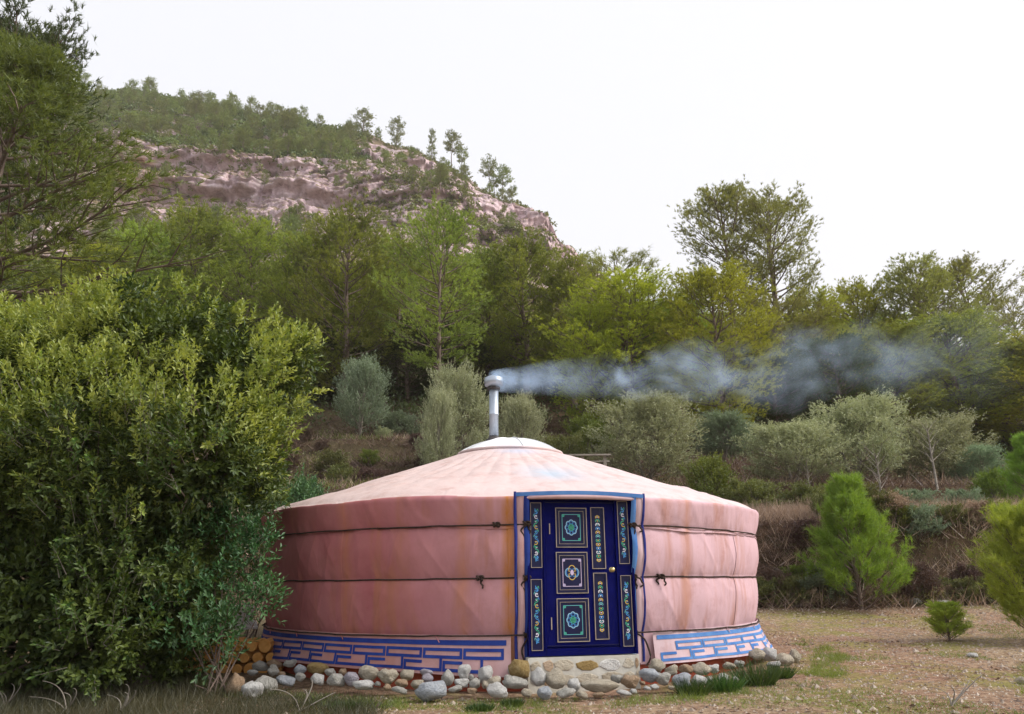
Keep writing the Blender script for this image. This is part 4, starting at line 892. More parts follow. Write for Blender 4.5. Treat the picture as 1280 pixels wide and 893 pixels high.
# the leaf
g = G(); dbox(g, .168, .832, .016, .95, -.035, .008)
door = part('door', g, [M_BLUE], yurt); door.matrix_local = frame_mx; bv = door.modifiers.new('b', 'BEVEL'); bv.width = .003
g = G(); dbox(g, .172, .828, .022, .027, .0085, .0125, 0); dbox(g, .172, .828, .938, .942, .0085, .0125, 0); part('leaf_edge_line', g, [M_PANEL], door)
for s0, s1, t0, t1, kind in ((.27, .565, .06, .322, 0), (.265, .56, .352, .617, 1), (.262, .558, .648, .918, 0)):
    g = G(); dring(g, s0, s1, t0, t1, .0065, .0085, .020, 0); part('panel_moulding', g, [M_GOLD], door)
    g = G(); dring(g, s0+.0095, s1-.0095, t0+.007, t1-.007, .022, .0085, .0165, 0); dbox(g, s0+.012, s1-.012, t0+.009, t1-.009, .0086, .0105, 0); pn = part('door_panel', g, [M_PANEL], door)
    g = G(); dring(g, s0+.030, s1-.030, t0+.022, t1-.022, .0035, .0145, .0185, 0); part('panel_moulding', g, [M_GOLD], door)
    g = G(); c1, c2, c3 = ((6, 0, 1), (4, 6, 1))[0] if kind == 0 else (3, 0, 3)
    fc = 1 if kind == 0 else 5; a0, a1, b0, b1 = U_(s0+.062), U_(s1-.062), V_(t1-.045), V_(t0+.045); wv_ = .0112
    for P in ([(a0, b0), (a1, b0)], [(a0, b1), (a1, b1)], [(a0, b0), (a0, b1)], [(a1, b0), (a1, b1)]): stroke(g, P, .006, wv_ + .0002*(P[0][0] == P[1][0]), 4 if kind == 0 else 5)
    for ex in (0, 1):
        for ey in (0, 1):
            x, y = (a0, a1)[ex], (b0, b1)[ey]; dx, dy = (1, -1)[ex], (1, -1)[ey]
            for ox, oy in ((.4, .4), (1.5, .5), (.5, 1.5), (1.35, 1.35)):
                b = np.linspace(0, 2*np.pi, 11)[:-1]; cx_, cy_ = x + dx*ox*.013, y + dy*oy*.013
                disc(g, (cx_, cy_), .0078, wv_+.0004+.0001*(ox+oy), fc, 9); disc(g, (cx_, cy_), .0028, wv_+.0012, 0, 6)
    cu, cv_ = (a0+a1)/2, (b0+b1)/2
    if kind == 0: rosette(g, cu, cv_, .066, wv_, 6, 0, 1)
    else:
        for e in (-1, 1):
            t = np.linspace(-2.2, 2.2, 18)
            stroke(g, np.c_[cu + e*(.026 + .034*np.cos(t)), cv_ + .034*np.sin(t)*1.1], .008, wv_, 0)
            stroke(g, np.c_[cu + e*(.026 + .046*np.cos(t*.7)), cv_ + .046*np.sin(t*.7)], .006, wv_+.0002, 6)
            stroke(g, np.c_[cu + .034*np.sin(t), cv_ + e*(.030 + .040*np.cos(t))], .008, wv_+.0005, 3)
        disc(g, (cu, cv_), .019, wv_+.001, 5, 14, .027)
    part('painted_rosette', g, ORN, door)
for s0, s1, t0, t1 in ((.605, .735, .055, .462), (.61, .738, .487, .908)):
    g = G(); dring(g, s0, s1, t0, t1, .0065, .0085, .019, 0); part('panel_moulding', g, [M_GOLD], door)
    g = G(); dbox(g, s0+.008, s1-.008, t0+.006, t1-.006, .0086, .0105, 0); dring(g, s0+.009, s1-.009, t0+.007, t1-.007, .012, .0086, .0155, 0); part('door_panel', g, [M_PANEL], door)
    hh_ = V_(t0)-V_(t1); part('painted_knotwork', knot_strip(.0112, U_((s0+s1)/2), V_(t0)-hh_*.13, V_(t1)+hh_*.11, .064), ORN, door)
M_BRASS = mat('brass', (.62, .50, .22), .35, .9)
g = G(); kx, ky = U_(.788), V_(.468); t = np.linspace(0, 1, 9)
V = np.array([[[kx + r*math.cos(a), ky + r*math.sin(a), z] for a in np.arange(16)*2*np.pi/16] for r, z in ((.001, .06), (.018, .058), (.026, .045), (.024, .032), (.010, .024), (.010, .012), (.024, .011), (.026, .008))]); g.grid(V, 0, close=True)
part('door_knob', g, [M_BRASS], door, True)
for t0, t1 in ((.165, .235), (.765, .84)):
    g = G(); dbox(g, .208, .216, t0, t1, .008, .016); part('hinge', g, [M_GOLD], door)
# glimpse inside is closed: lining behind the door
g = G(); TH, Z = np.meshgrid(np.linspace(tl-.06, tr+.06, 12), np.linspace(.2, 1.9, 4)); g.grid(np.stack([3.16*np.cos(TH), 3.16*np.sin(TH), Z], -1)); link('inner_lining', g.mesh('lining', M_NAVY), yurt)
g = G(); g.lathe([(.05, .22), (3.2, .22), (3.2, .26), (.05, .26)], (0, 0, 0), 48); link('floor_deck', g.mesh('floor_deck', M_SOOT), yurt)

# ------------------------------------------------------------ plinth, door footing, stones
M_RED = noisy('red_plinth_paint', (.30, .055, .03), (.46, .11, .06), 7, .8, .4, 30)
g = G(); a = np.linspace(0, 2*np.pi, 121)[:-1]
g.lathe([(3.15, -.1), (3.24, -.1), (3.235, .20), (3.22, .275), (3.1, .275)], (YC.x, YC.y, 0), 120)
pl_ = tag(link('plinth', g.mesh('plinth', M_RED, False)), 'low red painted plinth showing below the tent skirt', 'plinth')
def stone_mat(name, a, b, c): 
    m = mat(name, a, .85, spec=.2); n = N(m); v = n.coord(); oi = n.new('ObjectInfo')
    vm = n.new('VectorMath', operation='ADD'); n.l(v, vm.inputs[0]); cb = n.new('CombineXYZ'); n.l(n.math('MULTIPLY', oi.outputs['Random'], 40), cb.inputs[0]); n.l(cb.outputs[0], vm.inputs[1])
    col = n.ramp(n.noise(1.6, vm.outputs[0], 7, .7, .6), [(.3, a), (.55, b), (.75, c)])
    col = n.mix(n.ramp(n.noise(9, vm.outputs[0], 5, .7), [(.56, 0.), (.7, .5)]), col, tuple(q*.4 for q in a))
    n.base(col); n.bump(n.noise(5, vm.outputs[0], 8, .75), .8, .12); return m
SM = dict(white=stone_mat('white_stone', (.56, .56, .55), (.76, .76, .74), (.84, .84, .82)), blue=stone_mat('blue_grey_stone', (.30, .34, .40), (.54, .58, .63), (.74, .76, .79)),
          cream=stone_mat('cream_stone', (.40, .34, .25), (.62, .56, .45), (.76, .72, .62)), grey=stone_mat('grey_stone', (.38, .38, .34), (.58, .57, .53), (.72, .70, .66)),
          tan=stone_mat('tan_stone', (.34, .22, .13), (.52, .38, .26), (.66, .56, .44)), ochre=stone_mat('ochre_stone', (.26, .17, .06), (.44, .32, .14), (.62, .50, .30)), lilac=stone_mat('lilac_stone', (.36, .33, .38), (.52, .49, .56), (.68, .66, .72)))
# mortared footing under the door
ft = tag(empty('door_footing', (YC.x, YC.y, 0)), 'pale mortared stone footing under the blue door', 'footing')
du = Vector((-math.sin(th0), math.cos(th0), 0)); dn = Vector((math.cos(th0), math.sin(th0), 0))
def fl(u, z, wn): return tuple(du*u + dn*(dl + wn) + Vector((0, 0, z)))
Mz = Matrix.Rotation(th0 + math.pi/2, 3, 'Z')
g = G(); g.box(fl(0, .165, -.075), (DW/2+.01, .10, .185), 0, Mz); link('mortar', g.mesh('mortar', noisy('mortar', (.48, .46, .40), (.64, .63, .57), 5, .95, .5, 30)), ft)
rs = random.Random(3); u = -DW/2 + .01; k = 0
while u < DW/2 - .03:
    wdt = rs.uniform(.08, .24); wdt = min(wdt, DW/2 - u)
    for row in (0, 1):
        z0, z1 = ((.10, .20), (.21, .325))[row]; j = rs.uniform(-.02, .02)
        uc, zc_ = u + wdt/2, (z0+z1)/2 + j*.4; hw, hz = wdt/2*1.02, (z1-z0)/2*rs.uniform(.9, 1.1)
        pts = [(uc + hw*math.cos(a)*rs.uniform(.8, 1.2), zc_ + hz*math.sin(a)*rs.uniform(.75, 1.2)) for a in [i*math.pi/4 + .39 for i in range(8)]]
        F0 = [fl(a, b, .027) for a, b in pts]; F1 = [fl(uc + (a-uc)*.88, zc_ + (b-zc_)*.88, .031) for a, b in pts]; cen = [fl(uc, zc_, .033)]
        g = G(); g.add(np.array(F0+F1+cen), [[i, (i+1) % 8, 8+(i+1) % 8, 8+i] for i in range(8)]); b_ = 0
        g.f[3].append(np.array([[8+i, 8+(i+1) % 8, 16] for i in range(8)])); g.m[3].append(np.zeros(8))
        link('stone', g.mesh('stone', SM[rs.choice(['cream', 'cream', 'ochre', 'cream', 'tan', 'white', 'white'])], False), ft); k += 1
    u += wdt + .012
# loose stones
def icos(seed, rough=.13):
    import bmesh
    bm = bmesh.new(); bmesh.ops.create_icosphere(bm, subdivisions=3, radius=1)
    V = np.array([v.co[:] for v in bm.verts]); rr = 1 + rough*1.9*vnoise(V[:, 0]*1.3+seed*9, V[:, 1]*1.3, V[:, 2]*1.3, seed) + rough*1.0*vnoise(V[:, 0]*3+seed*9, V[:, 1]*3, V[:, 2]*3, seed+1) + 0.035*vnoise(V[:, 0]*7, V[:, 1]*8, V[:, 2]*8, seed+2)
    # facets
    rg = np.random.default_rng(seed)
    for k in range(9):
        nn = norm(rg.normal(size=3)); d = V @ nn; lim = rg.uniform(.70, .9); rr = np.where(d*rr > lim, lim/np.maximum(d, .1), rr)
    for v, q in zip(bm.verts, V*rr[:, None]): v.co = q
    me = bpy.data.meshes.new('stone'); bm.to_mesh(me); bm.free(); me.polygons.foreach_set('use_smooth', np.full(len(me.polygons), True)); return me
IC = [icos(i, .12 + .05*(i % 3)) for i in range(9)]; ICM = {}
def stone_mesh(i, c):
    if (i, c) not in ICM: m_ = IC[i].copy(); m_.materials.append(SM[c]); ICM[(i, c)] = m_
    return ICM[(i, c)]
A = [(82,412,84,76,'tan'),(158,430,104,78,'white'),(212,405,100,82,'grey'),(300,385,98,42,'blue'),(157,348,52,26,'white'),(190,320,68,42,'grey'),(248,342,56,40,'grey'),(362,335,48,42,'blue'),(363,367,46,38,'grey'),
 (436,330,92,56,'ochre'),(442,378,62,45,'white'),(492,347,52,32,'grey'),(548,347,34,30,'tan'),(522,382,72,56,'grey'),(583,375,68,62,'lilac'),(657,350,86,70,'cream'),(645,402,96,38,'white'),(742,368,92,66,'cream'),
 (825,360,72,46,'cream'),(800,395,70,36,'tan'),(870,400,62,38,'cream'),(908,348,56,32,'lilac'),(913,377,50,32,'lilac'),(930,430,136,82,'blue'),(1000,370,50,68,'grey'),(1070,345,64,60,'white'),(1060,393,76,38,'white'),
 (1040,418,66,24,'grey'),(1103,370,24,30,'grey'),(1122,395,52,42,'grey'),(1170,357,66,70,'white'),(1162,405,30,28,'cream'),(1208,390,64,46,'cream'),(1210,432,92,52,'white'),(1105,428,50,24,'tan'),(1262,392,52,46,'grey'),
 (1275,335,34,40,'white'),(795,425,62,28,'grey'),(740,415,38,24,'tan'),(285,355,34,20,'tan'),(700,398,24,22,'grey'),(320,312,60,34,'grey'),(250,310,60,34,'tan')]
B = [(92,312,84,82,'ochre'),(6,357,34,38,'white'),(75,362,88,48,'grey'),(18,400,54,48,'white'),(170,350,64,60,'white'),(122,405,52,32,'cream'),(193,405,66,50,'blue'),(240,358,84,66,'cream'),(310,372,58,52,'white'),
 (410,375,160,52,'cream'),(345,412,46,28,'cream'),(410,412,58,20,'tan'),(280,408,78,30,'grey'),(508,402,56,20,'white'),(550,398,28,20,'white'),(538,362,78,54,'tan'),(610,332,88,54,'blue'),(668,350,68,52,'grey'),
 (635,383,38,18,'white'),(602,387,32,14,'white'),(740,355,88,50,'blue'),(700,315,62,38,'cream'),(760,308,52,36,'tan'),(820,315,78,42,'cream'),(870,310,48,36,'white'),(808,355,58,46,'white'),(912,345,52,32,'white'),
 (855,350,32,22,'grey'),(930,295,48,28,'cream'),(972,290,44,30,'grey'),(1045,255,64,38,'cream'),(1092,250,62,54,'white'),(1150,270,74,52,'cream'),(1190,262,48,46,'cream'),(1110,292,62,26,'white'),(640,300,62,46,'cream'),
 (585,365,24,16,'tan'),(957,350,28,22,'white'),(480,350,50,36,'grey'),(700,385,30,18,'cream')]
ST = [(270 + a/3.459, 740 + b/3.459, c/3.459, d/3.459, e) for a, b, c, d, e in A] + [(620 + a/3.2, 740 + b/3.2, c/3.2, d/3.2, e) for a, b, c, d, e in B]
ordn = ['first', 'second', 'third', 'fourth', 'fifth', 'sixth', 'seventh', 'eighth', 'ninth', 'tenth', 'eleventh', 'twelfth', 'thirteenth', 'fourteenth', 'fifteenth', 'sixteenth', 'seventeenth', 'eighteenth', 'nineteenth', 'twentieth', 'twenty first', 'twenty second', 'twenty third', 'twenty fourth', 'twenty fifth', 'twenty sixth']
def zone(x, y):
    z_ = 'left of the door' if x < 640 else 'below the door' if x < 805 else 'right of the door'
    z_ = 'by the oak bush' if x < 370 else z_
    thr = 850 - (0 if x < 800 else (x-800)*.11)
    return ('lower' if y > thr else 'upper'), z_
cnts = {}
names = dict(white='white', blue='blue grey', cream='cream', grey='dull grey', tan='tan', ochre='ochre', lilac='lilac grey')
rs = random.Random(9)
for i, (x, y, w_, h_, c) in enumerate(sorted(ST)):
    d = ray(x, y + h_*.30)
    t = 6.0
    while t < 14:        # walk down the line of sight to the heap against the plinth
        q = Vector((0, 0, H0)) + d * (t / d.y); r_ = math.hypot(q.x - YC.x, q.y - YC.y)
        zs = float(gz(q.x, q.y)) + max(0, min(1, (3.98 - r_)/.5)) * .17 + .03
        if q.z < zs or r_ < 3.44: break
        t += .02
    dist = t; sx1, sz1 = w_/950*dist*.47, h_/950*dist*.49
    p = Vector((0, 0, H0)) + ray(x, y) * ((t + .02) / ray(x, y).y)
    o = link('stone', stone_mesh(rs.randrange(9), c), None, p); o.scale = (sx1*1.02, min(sx1, sz1*1.4)*1.0, sz1*1.06); o.rotation_euler = (rs.uniform(-.2, .2), rs.uniform(-.2, .2), rs.uniform(-.5, .5))
    row, zn = zone(x, y); k = (row, zn); cnts[k] = cnts.get(k, 0) + 1
    size = 'large' if w_ > 25 else 'small' if w_ < 12 else 'middling'
    tag(o, f'{size} {names[c]} stone, {ordn[cnts[k]-1]} from left in {row} row {zn}', 'stone', 'stones heaped round the foot of the tent')
# a few rocks elsewhere
for px, py, Y, s_, c, lab in ((1045, 738, 15.5, .17, 'cream', 'pale rock at the foot of the bank under the bright young pine'), (1276, 820, 8.2, .07, 'cream', 'pale stone at the right edge of the clearing'), (1212, 798, 9.9, .05, 'white', 'little white stone beside the seedling pine'),
        (1234, 632, 19.6, .28, 'white', 'white rock on the upper terrace near the right edge'), (1140, 742, 15.4, .12, 'grey', 'grey rock at the foot of the bank right of the young pine'), (1178, 748, 15.2, .1, 'grey', 'flat grey rock at the bank foot behind the seedling pine')):
    p = at(px, py, Y); o = link('rock', stone_mesh(i % 9, c), None, (p.x, p.y, float(gz(p.x, p.y)) + s_*.35)); o.scale = (s_*1.3, s_, s_*.75); tag(o, lab, 'rock')

# dark grass tufts growing against the stones
def tuft(px, py, Y, w_, h_, seed, lab):
    p = at(px, py, Y); rg = np.random.default_rng(seed); n_ = 420; R_ = w_/950*Y/2; Hh = h_/950*Y*.72
    a = rg.uniform(0, 6.28, n_); r_ = np.sqrt(rg.random(n_))*R_*.55; P = np.stack([r_*np.cos(a), r_*np.sin(a)*.7, 0*a], -1)
    D = np.stack([np.cos(a)*r_/R_*1.3 + rg.normal(size=n_)*.35, np.sin(a)*r_/R_*1.3 + rg.normal(size=n_)*.35, 1+0*a], -1)
    g = G(); blades(g, P, D, Hh*rg.uniform(.6, 1.15, n_), .009, rg)
    tag(link('grass_tuft', g.mesh('grass_tuft', M_TUFT), None, (p.x, p.y, float(gz(p.x, p.y)))), lab, 'plant', 'dark grass tufts along the stones')
M_TUFT = leaf_mat('tuft_grass', (.02, .055, .012), (.09, .16, .03), .3, 2.)
for a_ in [(866, 862, 7.75, 60, 30, 1, 'dark green grass tuft among the stones, nearest right of the door'), (905, 856, 7.95, 62, 36, 2, 'rounded dark grass tuft, middle one of three right of the door'), (945, 850, 8.3, 78, 44, 3, 'tallest spiky grass tuft before the right end of the tent'), (975, 846, 8.7, 46, 24, 4, 'low grass tuft by the last stones on the right'), (600, 872, 7.0, 50, 14, 5, 'low grass tuft in front of the stones left of the door'), (430, 872, 7.1, 60, 16, 6, 'low dark grass tuft below the stones at left'), (640, 866, 7.2, 40, 14, 7, 'small grass tuft by the stones at the left foot of the door')]: tuft(*a_)

# ------------------------------------------------------------ the oak bush on the left
rng = np.random.default_rng(77)
lobes = []
for px, py, r_, Y in [(200, 440, 88, 8.8), (290, 470, 78, 8.9), (342, 474, 52, 9.1), (120, 440, 66, 8.8), (20, 470, 80, 8.9), (-70, 490, 95, 8.9), (235, 580, 112, 8.4), (110, 570, 112, 8.3), (10, 620, 115, 8.4),
                      (150, 690, 105, 8.3), (235, 690, 78, 8.5), (300, 575, 50, 8.8), (50, 730, 85, 8.0), (-70, 680, 120, 8.4), (335, 530, 34, 9.0), (120, 785, 88, 8.1), (30, 800, 85, 8.0), (205, 775, 60, 8.5), (-60, 790, 90, 8.0), (262, 400, 34, 8.9), (165, 375, 30, 8.8), (378, 450, 24, 9.1)]:
    q = at(px, py, Y); lobes.append((q.x, q.y, q.z, r_/950*Y))
LB = np.array(lobes); bush_o = np.array([-4.1, 8.7, 0])
ns = 29000; li = rng.choice(len(LB), ns, p=LB[:, 3]**2 / (LB[:, 3]**2).sum()); dr = norm(rng.normal(size=(ns, 3)))
rs_ = LB[li, 3] * (1.03 - np.abs(rng.normal(size=ns))*.20) * (1 + .27*fbm(dr[:, 0]*2.8+li, dr[:, 1]*2.5, dr[:, 2]*2.5, 3, 78)) 
P = LB[li, :3] + dr * rs_[:, None] * [1, .9, 1.02]
inside = np.zeros(ns, bool)
for k in range(len(LB)): inside |= (li != k) & (np.linalg.norm((P - LB[k, :3]) / [1, .9, 1.02], axis=1) < LB[k, 3]*.72)
keep = ~inside & (P[:, 2] > .10); clumpn = fbm(P[:, 0]*2.0, P[:, 1]*2.0, P[:, 2]*2.0, 3, 79) > -.08; keep &= clumpn; P, dr = P[keep], dr[keep]
def spray_leaves(g, P, D, rng, nleaf=12, L=.052, W=.021, sl_=.17):
    n_ = len(P); D = norm(D); side = norm(np.cross(D, rng.normal(size=D.shape))); up_ = np.cross(side, D)
    for i in range(nleaf):
        t = i / (nleaf-1); a = i*2.4; e = side*math.cos(a) + up_*math.sin(a)
        p = P + D*sl_*t; d = D*(.35+.9*t) + e*(1.1-.5*t) + rng.normal(size=D.shape)*.22
        leaves(g, p, d, D + [0, 0, .8] + rng.normal(size=D.shape)*.3, L*rng.uniform(.7, 1.25, n_), W*rng.uniform(.8, 1.2, n_), rng)
bush = tag(empty('oak_bush', bush_o), 'large evergreen oak bush with yellow green tips crowding the left side', 'bush')
g = G(); D = norm(dr + [0, 0, .55] + rng.normal(size=dr.shape)*.35); tip = (P[:, 2] + .55*fbm(P[:, 0]*1.8, P[:, 1]*1.8, P[:, 2]*1.8, 3, 80) + rng.normal(size=len(P))*.55 + dr[:, 2]*.7) > 2.75      # yellow new growth on upper twigs, with the top light painted into its colour
spray_leaves(g, P[~tip] - bush_o, D[~tip], rng, 10, .066, .030)
li2 = rng.choice(len(LB), 7500, p=LB[:, 3]**2 / (LB[:, 3]**2).sum()); d2 = norm(rng.normal(size=(7500, 3))); P3 = LB[li2, :3] + d2*(LB[li2, 3]*rng.uniform(.25, .62, 7500))[:, None]; k3 = P3[:, 2] > .05
spray_leaves(g, P3[k3] - bush_o, d2[k3] + [0, 0, .3], rng, 8, .085, .042)
tag(link('leaves', g.mesh('oak_leaves', M_OAK), bush), kind='stuff')
g = G(); spray_leaves(g, P[tip] + dr[tip]*.04 - bush_o, D[tip], rng, 11, .064, .028); tag(link('lit_young_leaves', g.mesh('lit_young_oak_leaves', M_OAKT), bush), 'yellow green new leaves with top light painted in', kind='stuff')
g = G()
for k in range(7):
    a = rng.uniform(0, 6.28); b0 = np.array([rng.uniform(-.5, .5), rng.uniform(-.3, .3), 0]); e = LB[k % len(LB), :3] - bush_o
    t = np.linspace(0, 1, 8)[:, None]; Pt = b0*(1-t) + e*t + [0, 0, 0] + .12*np.sin(t*5+k)*np.array([1, .5, 0]); g.tube(Pt, .06*(1-t[:, 0])**.7+.012, 7)
tgt = P[rng.choice(len(P), 170)] - bush_o
for e in tgt:
    c_ = LB[np.argmin(np.linalg.norm(LB[:, :3] - bush_o - e, axis=1)), :3] - bush_o; c_ = c_*.6 + e*.1 + rng.normal(size=3)*.15; m_ = (c_+e)/2 + rng.normal(size=3)*.1; g.tube([c_, m_, e], [.016, .010, .004], 4)
link('branches', g.mesh('oak_branches', M_BARK, True), bush)
# nearest sprays, each a part of its own
protos = []
for s_ in range(4):
    g = G(); rg = np.random.default_rng(s_); spray_leaves(g, np.zeros((1, 3)), np.array([[0, 0, 1.]]), rg, 13, .060, .026, .19); g.tube([(0, 0, -.12), (0, 0, .17)], [.004, .002], 4, 1); protos.append([g.mesh('leaf_spray', [m_, M_BARKG]) for m_ in (M_OAK, M_OAKT)])
front = np.argsort((P[:, 1] + .25*np.abs(P[:, 0] + 3.6)) + rng.uniform(0, 1.2, len(P)))[:220]
for q, idx in enumerate(front):
    o = link('leaf_spray', protos[q % 4][int(tip[idx])], bush, P[idx] - bush_o + dr[idx]*.05); o.rotation_euler = Vector(D[idx]).to_track_quat('Z', 'Y').to_euler()
# blue green lentisk in front of the tent's left edge
def leafy(name, lobes, n_, m, seed, label, leafn=9, L=.06, W=.024, sl_=.16, nsep=60):
    rg = np.random.default_rng(seed); LB = np.array(lobes); li = rg.choice(len(LB), n_); dr = norm(rg.normal(size=(n_, 3)))
    P = LB[li, :3] + dr*(LB[li, 3]*rg.uniform(.55, 1.05, n_))[:, None]; k = P[:, 2] > .1; P, dr = P[k], dr[k]
    o = np.array([LB[0, 0], LB[0, 1], 0]); r = tag(empty(name, o), label, 'bush'); g = G(); D = norm(dr*.8 + [0, 0, .7] + rg.normal(size=dr.shape)*.3)
    sep = np.argsort(P[:, 1])[:nsep]; rest = np.setdiff1d(np.arange(len(P)), sep)
    spray_leaves(g, P[rest] - o, D[rest], rg, leafn, L, W, sl_); tag(link('leaves', g.mesh(name+'_leaves', m), r), kind='stuff')
    pr = []
    for s_ in range(3): g = G(); spray_leaves(g, np.zeros((1, 3)), np.array([[0, 0, 1.]]), rg, leafn+2, L*1.1, W*1.1, sl_); pr.append(g.mesh('leaf_spray', [m]))
    for q, i in enumerate(sep): s_ = link('leaf_spray', pr[q % 3], r, P[i] - o); s_.rotation_euler = Vector(D[i]).to_track_quat('Z', 'Y').to_euler()
    g = G()
    for i in rg.choice(len(P), min(12, len(P))): e = P[i] - o; g.tube([(rg.normal()*.1, rg.normal()*.1, 0), e*[.5, .5, .4] + rg.normal(size=3)*.05, e], [.011, .007, .003], 4)
    link('branches', g.mesh(name+'_wood', M_BARK, True), r); return r
leafy('lentisk_bush', [(*at(px, py, Y), r_/950*Y) for px, py, r_, Y in ((285, 745, 38, 8.1), (250, 705, 46, 8.2), (310, 700, 26, 8.2), (322, 752, 22, 8.0), (230, 770, 42, 8.0), (292, 655, 24, 8.4), (262, 640, 28, 8.5), (272, 800, 30, 7.8), (322, 672, 12, 8.2))], 470, M_LENT, 5, 'blue green leafy shrub overlapping the left edge of the tent')
leafy('leafy_bush', [(-3.55, 10.8, 1.5, .7), (-3.3, 11.2, 2.0, .6)], 500, M_LENT, 6, 'green bush behind the left side of the tent roof', nsep=0)

# ------------------------------------------------------------ small things
lp = tag(empty('log_pile', (-3.3, 9.6, 0)), 'low pile of orange brown logs glimpsed under the oak bush', 'log pile')
M_LOGE = noisy('log_end', (.50, .22, .05), (.72, .38, .12), 12, .8, .3); rl = random.Random(8)
for r_ in range(3):
    for k in range(9 - r_):
        R0 = rl.uniform(.055, .075); x_ = -.62 + k*.15 + r_*.075; z_ = .12 + r_*.125
        g = G(); V = np.array([[[x_ + q*R0*math.cos(a), yv, z_ + q*R0*math.sin(a)] for a in np.arange(10)*2*math.pi/10] for q, yv in ((.02, -.3), (.9, -.302), (1., -.295), (1., .3), (.02, .3))]); g.grid(V, 0, close=True)
        link('log', g.mesh('log', M_LOGE, False), lp)
p = at(300, 768, 10.2); g = G(); M2 = Matrix.Rotation(.5, 3, 'Z') @ Matrix.Rotation(.5, 3, 'X')
g.box((0, 0, 0), (.16, .012, .12), 0, M2); g.box((.02, .03, -.13), (.19, .09, .012), 0, M2)
tag(link('white_board', g.mesh('white_board', M_WHITE), None, (p.x, p.y, p.z)), 'small white folded board seen between the oak bush and the tent', 'board')
# wooden rail frame behind the roof
M_WOOD = noisy('weathered_wood', (.20, .17, .14), (.42, .38, .33), 6, .9, .4, 30, .01, coord=(1, 6, 6))
a_, b_ = at(700, 570, 19.5), at(756, 573, 19.5); zt = a_.z
rt = tag(empty('rail_frame', (a_.x, 19.5, float(gz(a_.x, 19.5)))), 'weathered wooden rail frame peeping over the right roof slope', 'rail')
z0 = float(gz(a_.x, 19.5)); L_ = b_.x - a_.x
for k in range(3): g = G(); g.box((L_*k/2, 0, (zt-z0)/2), (.04, .04, (zt-z0)/2 - .02)); link('post', g.mesh('post', M_WOOD), rt)
for dy_, dz_ in ((-.1, 0), (.25, -.12)): g = G(); g.box((L_/2, dy_, zt-z0+dz_), (L_/2+.15, .05, .02)); link('rail', g.mesh('rail', M_WOOD), rt)
# dead curved stems by the bush
for k, (px, py, Y, lab) in enumerate(((20, 800, 7.4, 'curved dead stem standing at the far left under the oak bush'), (90, 840, 7.1, 'dead stem bent over the grass left of the stones'), (155, 850, 7.0, 'pale dead stem in the dark grass below the oak bush'), (375, 880, 7.0, 'forked dead weed stalk in front of the stones at left'), (1190, 885, 7.0, 'thin dry weed stalk at the lower right'))):
    p = at(px, py, Y); r_ = np.random.default_rng(k+40); g = G(); s_ = np.linspace(0, 1, 10)[:, None]
    for q in range(4): dd_ = r_.normal(size=3)*[.22, .12, 0]; g.tube(s_*dd_ + np.array([0, 0, 1])*(.38*s_*(1.2-.55*s_))*(1-.15*q) + .05*np.sin(s_*3)*np.array([1, 0, 0]), .006*(1-s_[:, 0])+.0018, 4)
    tag(link('dead_stem', g.mesh('dead_stem', M_PALE if k > 1 else M_BARKG, True), None, (p.x, p.y, float(gz(p.x, p.y)))), lab, 'dead stem', 'dead stems in the grass')

# ------------------------------------------------------------ smoke
A0 = Vector((YC.x + sx_ + .02, YC.y + sy_, 3.98)); A1 = at(1275, 440, 17.5); ax = A1 - A0; LN = ax.length
g = G(); t = np.linspace(-.004, 1.06, 30); rr_ = .20 + 1.7*np.clip(t, 0, 1)**.8 + .02
g.lathe([(.001, t[0]*LN)] + [(r_, q*LN) for r_, q in zip(rr_, t)] + [(.001, t[-1]*LN)], (0, 0, 0), 20)
sm = link('smoke', g.mesh('smoke', bpy.data.materials.new('smoke_air'), True), None, A0); sm.rotation_euler = ax.to_track_quat('Z', 'Y').to_euler()
tag(sm, 'blue white smoke drifting right from the stove pipe cap', 'smoke', kind='stuff')
ms = sm.data.materials[0]; ms.use_nodes = True; n = N(ms); n.t.nodes.remove(n.p)
pv = n.new('VolumePrincipled'); pv.inputs['Color'].default_value = (.60, .77, 1., 1); pv.inputs['Anisotropy'].default_value = .2
tc = n.new('TexCoord'); sp = n.new('SeparateXYZ')
nzd = n.new('TexNoise', Scale=.55, Detail=3.); n.l(tc.outputs['Object'], nzd.inputs['Vector'])
vs = n.new('VectorMath', operation='SUBTRACT'); n.l(nzd.outputs['Color'], vs.inputs[0]); vs.inputs[1].default_value = (.5, .5, .5)
s0 = n.new('SeparateXYZ'); n.l(tc.outputs['Object'], s0.inputs[0]); zt_ = n.math('DIVIDE', s0.outputs[2], LN)
zc = n.math('MAXIMUM', zt_, 0.001)
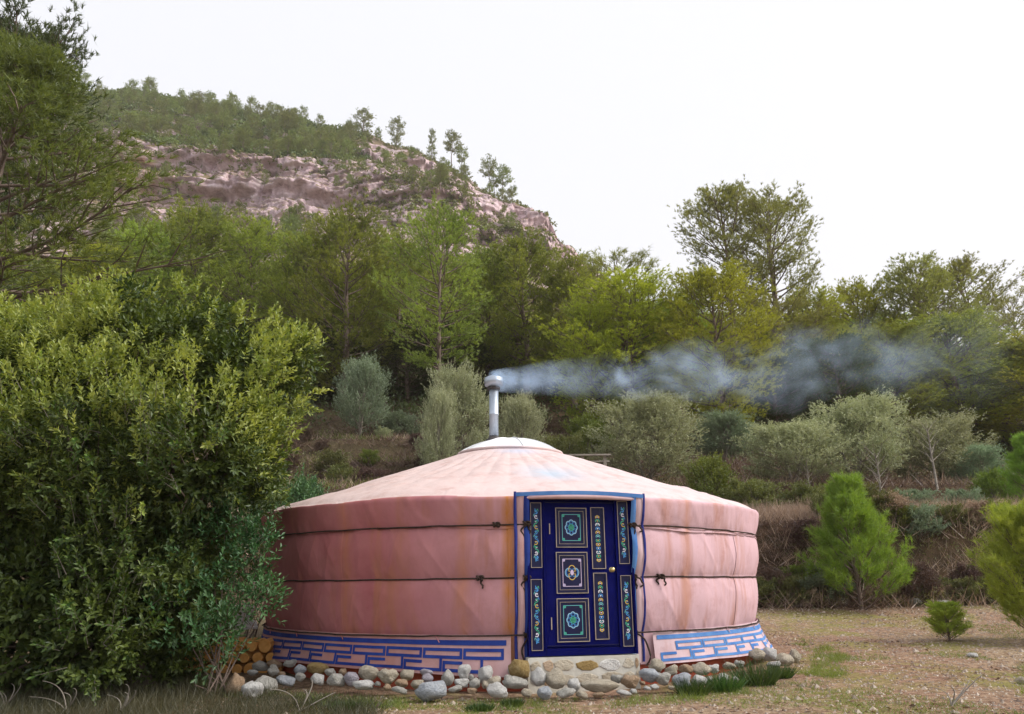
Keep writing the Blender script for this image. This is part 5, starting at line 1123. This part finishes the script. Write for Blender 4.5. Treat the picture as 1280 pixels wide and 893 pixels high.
sc_ = n.math('MULTIPLY', n.math('POWER', zc, .8), 2.6)
vsc = n.new('VectorMath', operation='SCALE'); n.l(vs.outputs[0], vsc.inputs[0]); n.l(sc_, vsc.inputs['Scale'])
va = n.new('VectorMath', operation='ADD'); n.l(tc.outputs['Object'], va.inputs[0]); n.l(vsc.outputs[0], va.inputs[1])
n.l(va.outputs[0], sp.inputs[0])
rad_ = n.math('SQRT', n.math('ADD', n.math('MULTIPLY', sp.outputs[0], sp.outputs[0]), n.math('MULTIPLY', sp.outputs[1], sp.outputs[1])))
rmax = n.math('ADD', n.math('MULTIPLY', n.math('POWER', zc, .8), 1.15), .17)
fall = n.math('SUBTRACT', 1., n.math('DIVIDE', rad_, rmax), True)
nz1 = n.noise(.9, va.outputs[0], 7, .68); nz2 = n.noise(3.5, va.outputs[0], 4, .6)
puff = n.math('MULTIPLY', n.math('MAXIMUM', n.math('MULTIPLY', n.math('SUBTRACT', .16, zc), 5.), n.ramp(nz1, [(.46, .0), (.60, 1.)])), n.ramp(nz2, [(.36, .1), (.64, 1.4)]))
dens = n.math('DIVIDE', n.math('MULTIPLY', fall, puff), n.math('ADD', n.math('MULTIPLY', n.math('POWER', zc, .9), 12.), .12))
dens = n.math('MULTIPLY', n.math('MULTIPLY', dens, 7.), n.math('SUBTRACT', 1., n.math('POWER', zc, 1.7), True))
n.l(dens, pv.inputs['Density']); n.l(pv.outputs[0], n.t.nodes['Material Output'].inputs['Volume'])

# ------------------------------------------------------------ thin evening haze
g = G(); g.box((0, 150, 95), (900, 560, 105)); hz = link('haze', g.mesh('haze', bpy.data.materials.new('haze_air')), None)
mhz = hz.data.materials[0]; mhz.use_nodes = True; n = N(mhz); n.t.nodes.remove(n.p)
pv = n.new('VolumePrincipled'); pv.inputs['Color'].default_value = (1., .93, .90, 1); pv.inputs['Density'].default_value = .0004; pv.inputs['Anisotropy'].default_value = .3
n.l(pv.outputs[0], n.t.nodes['Material Output'].inputs['Volume']); tag(hz, 'thin warm evening haze over the valley', 'haze', kind='stuff')
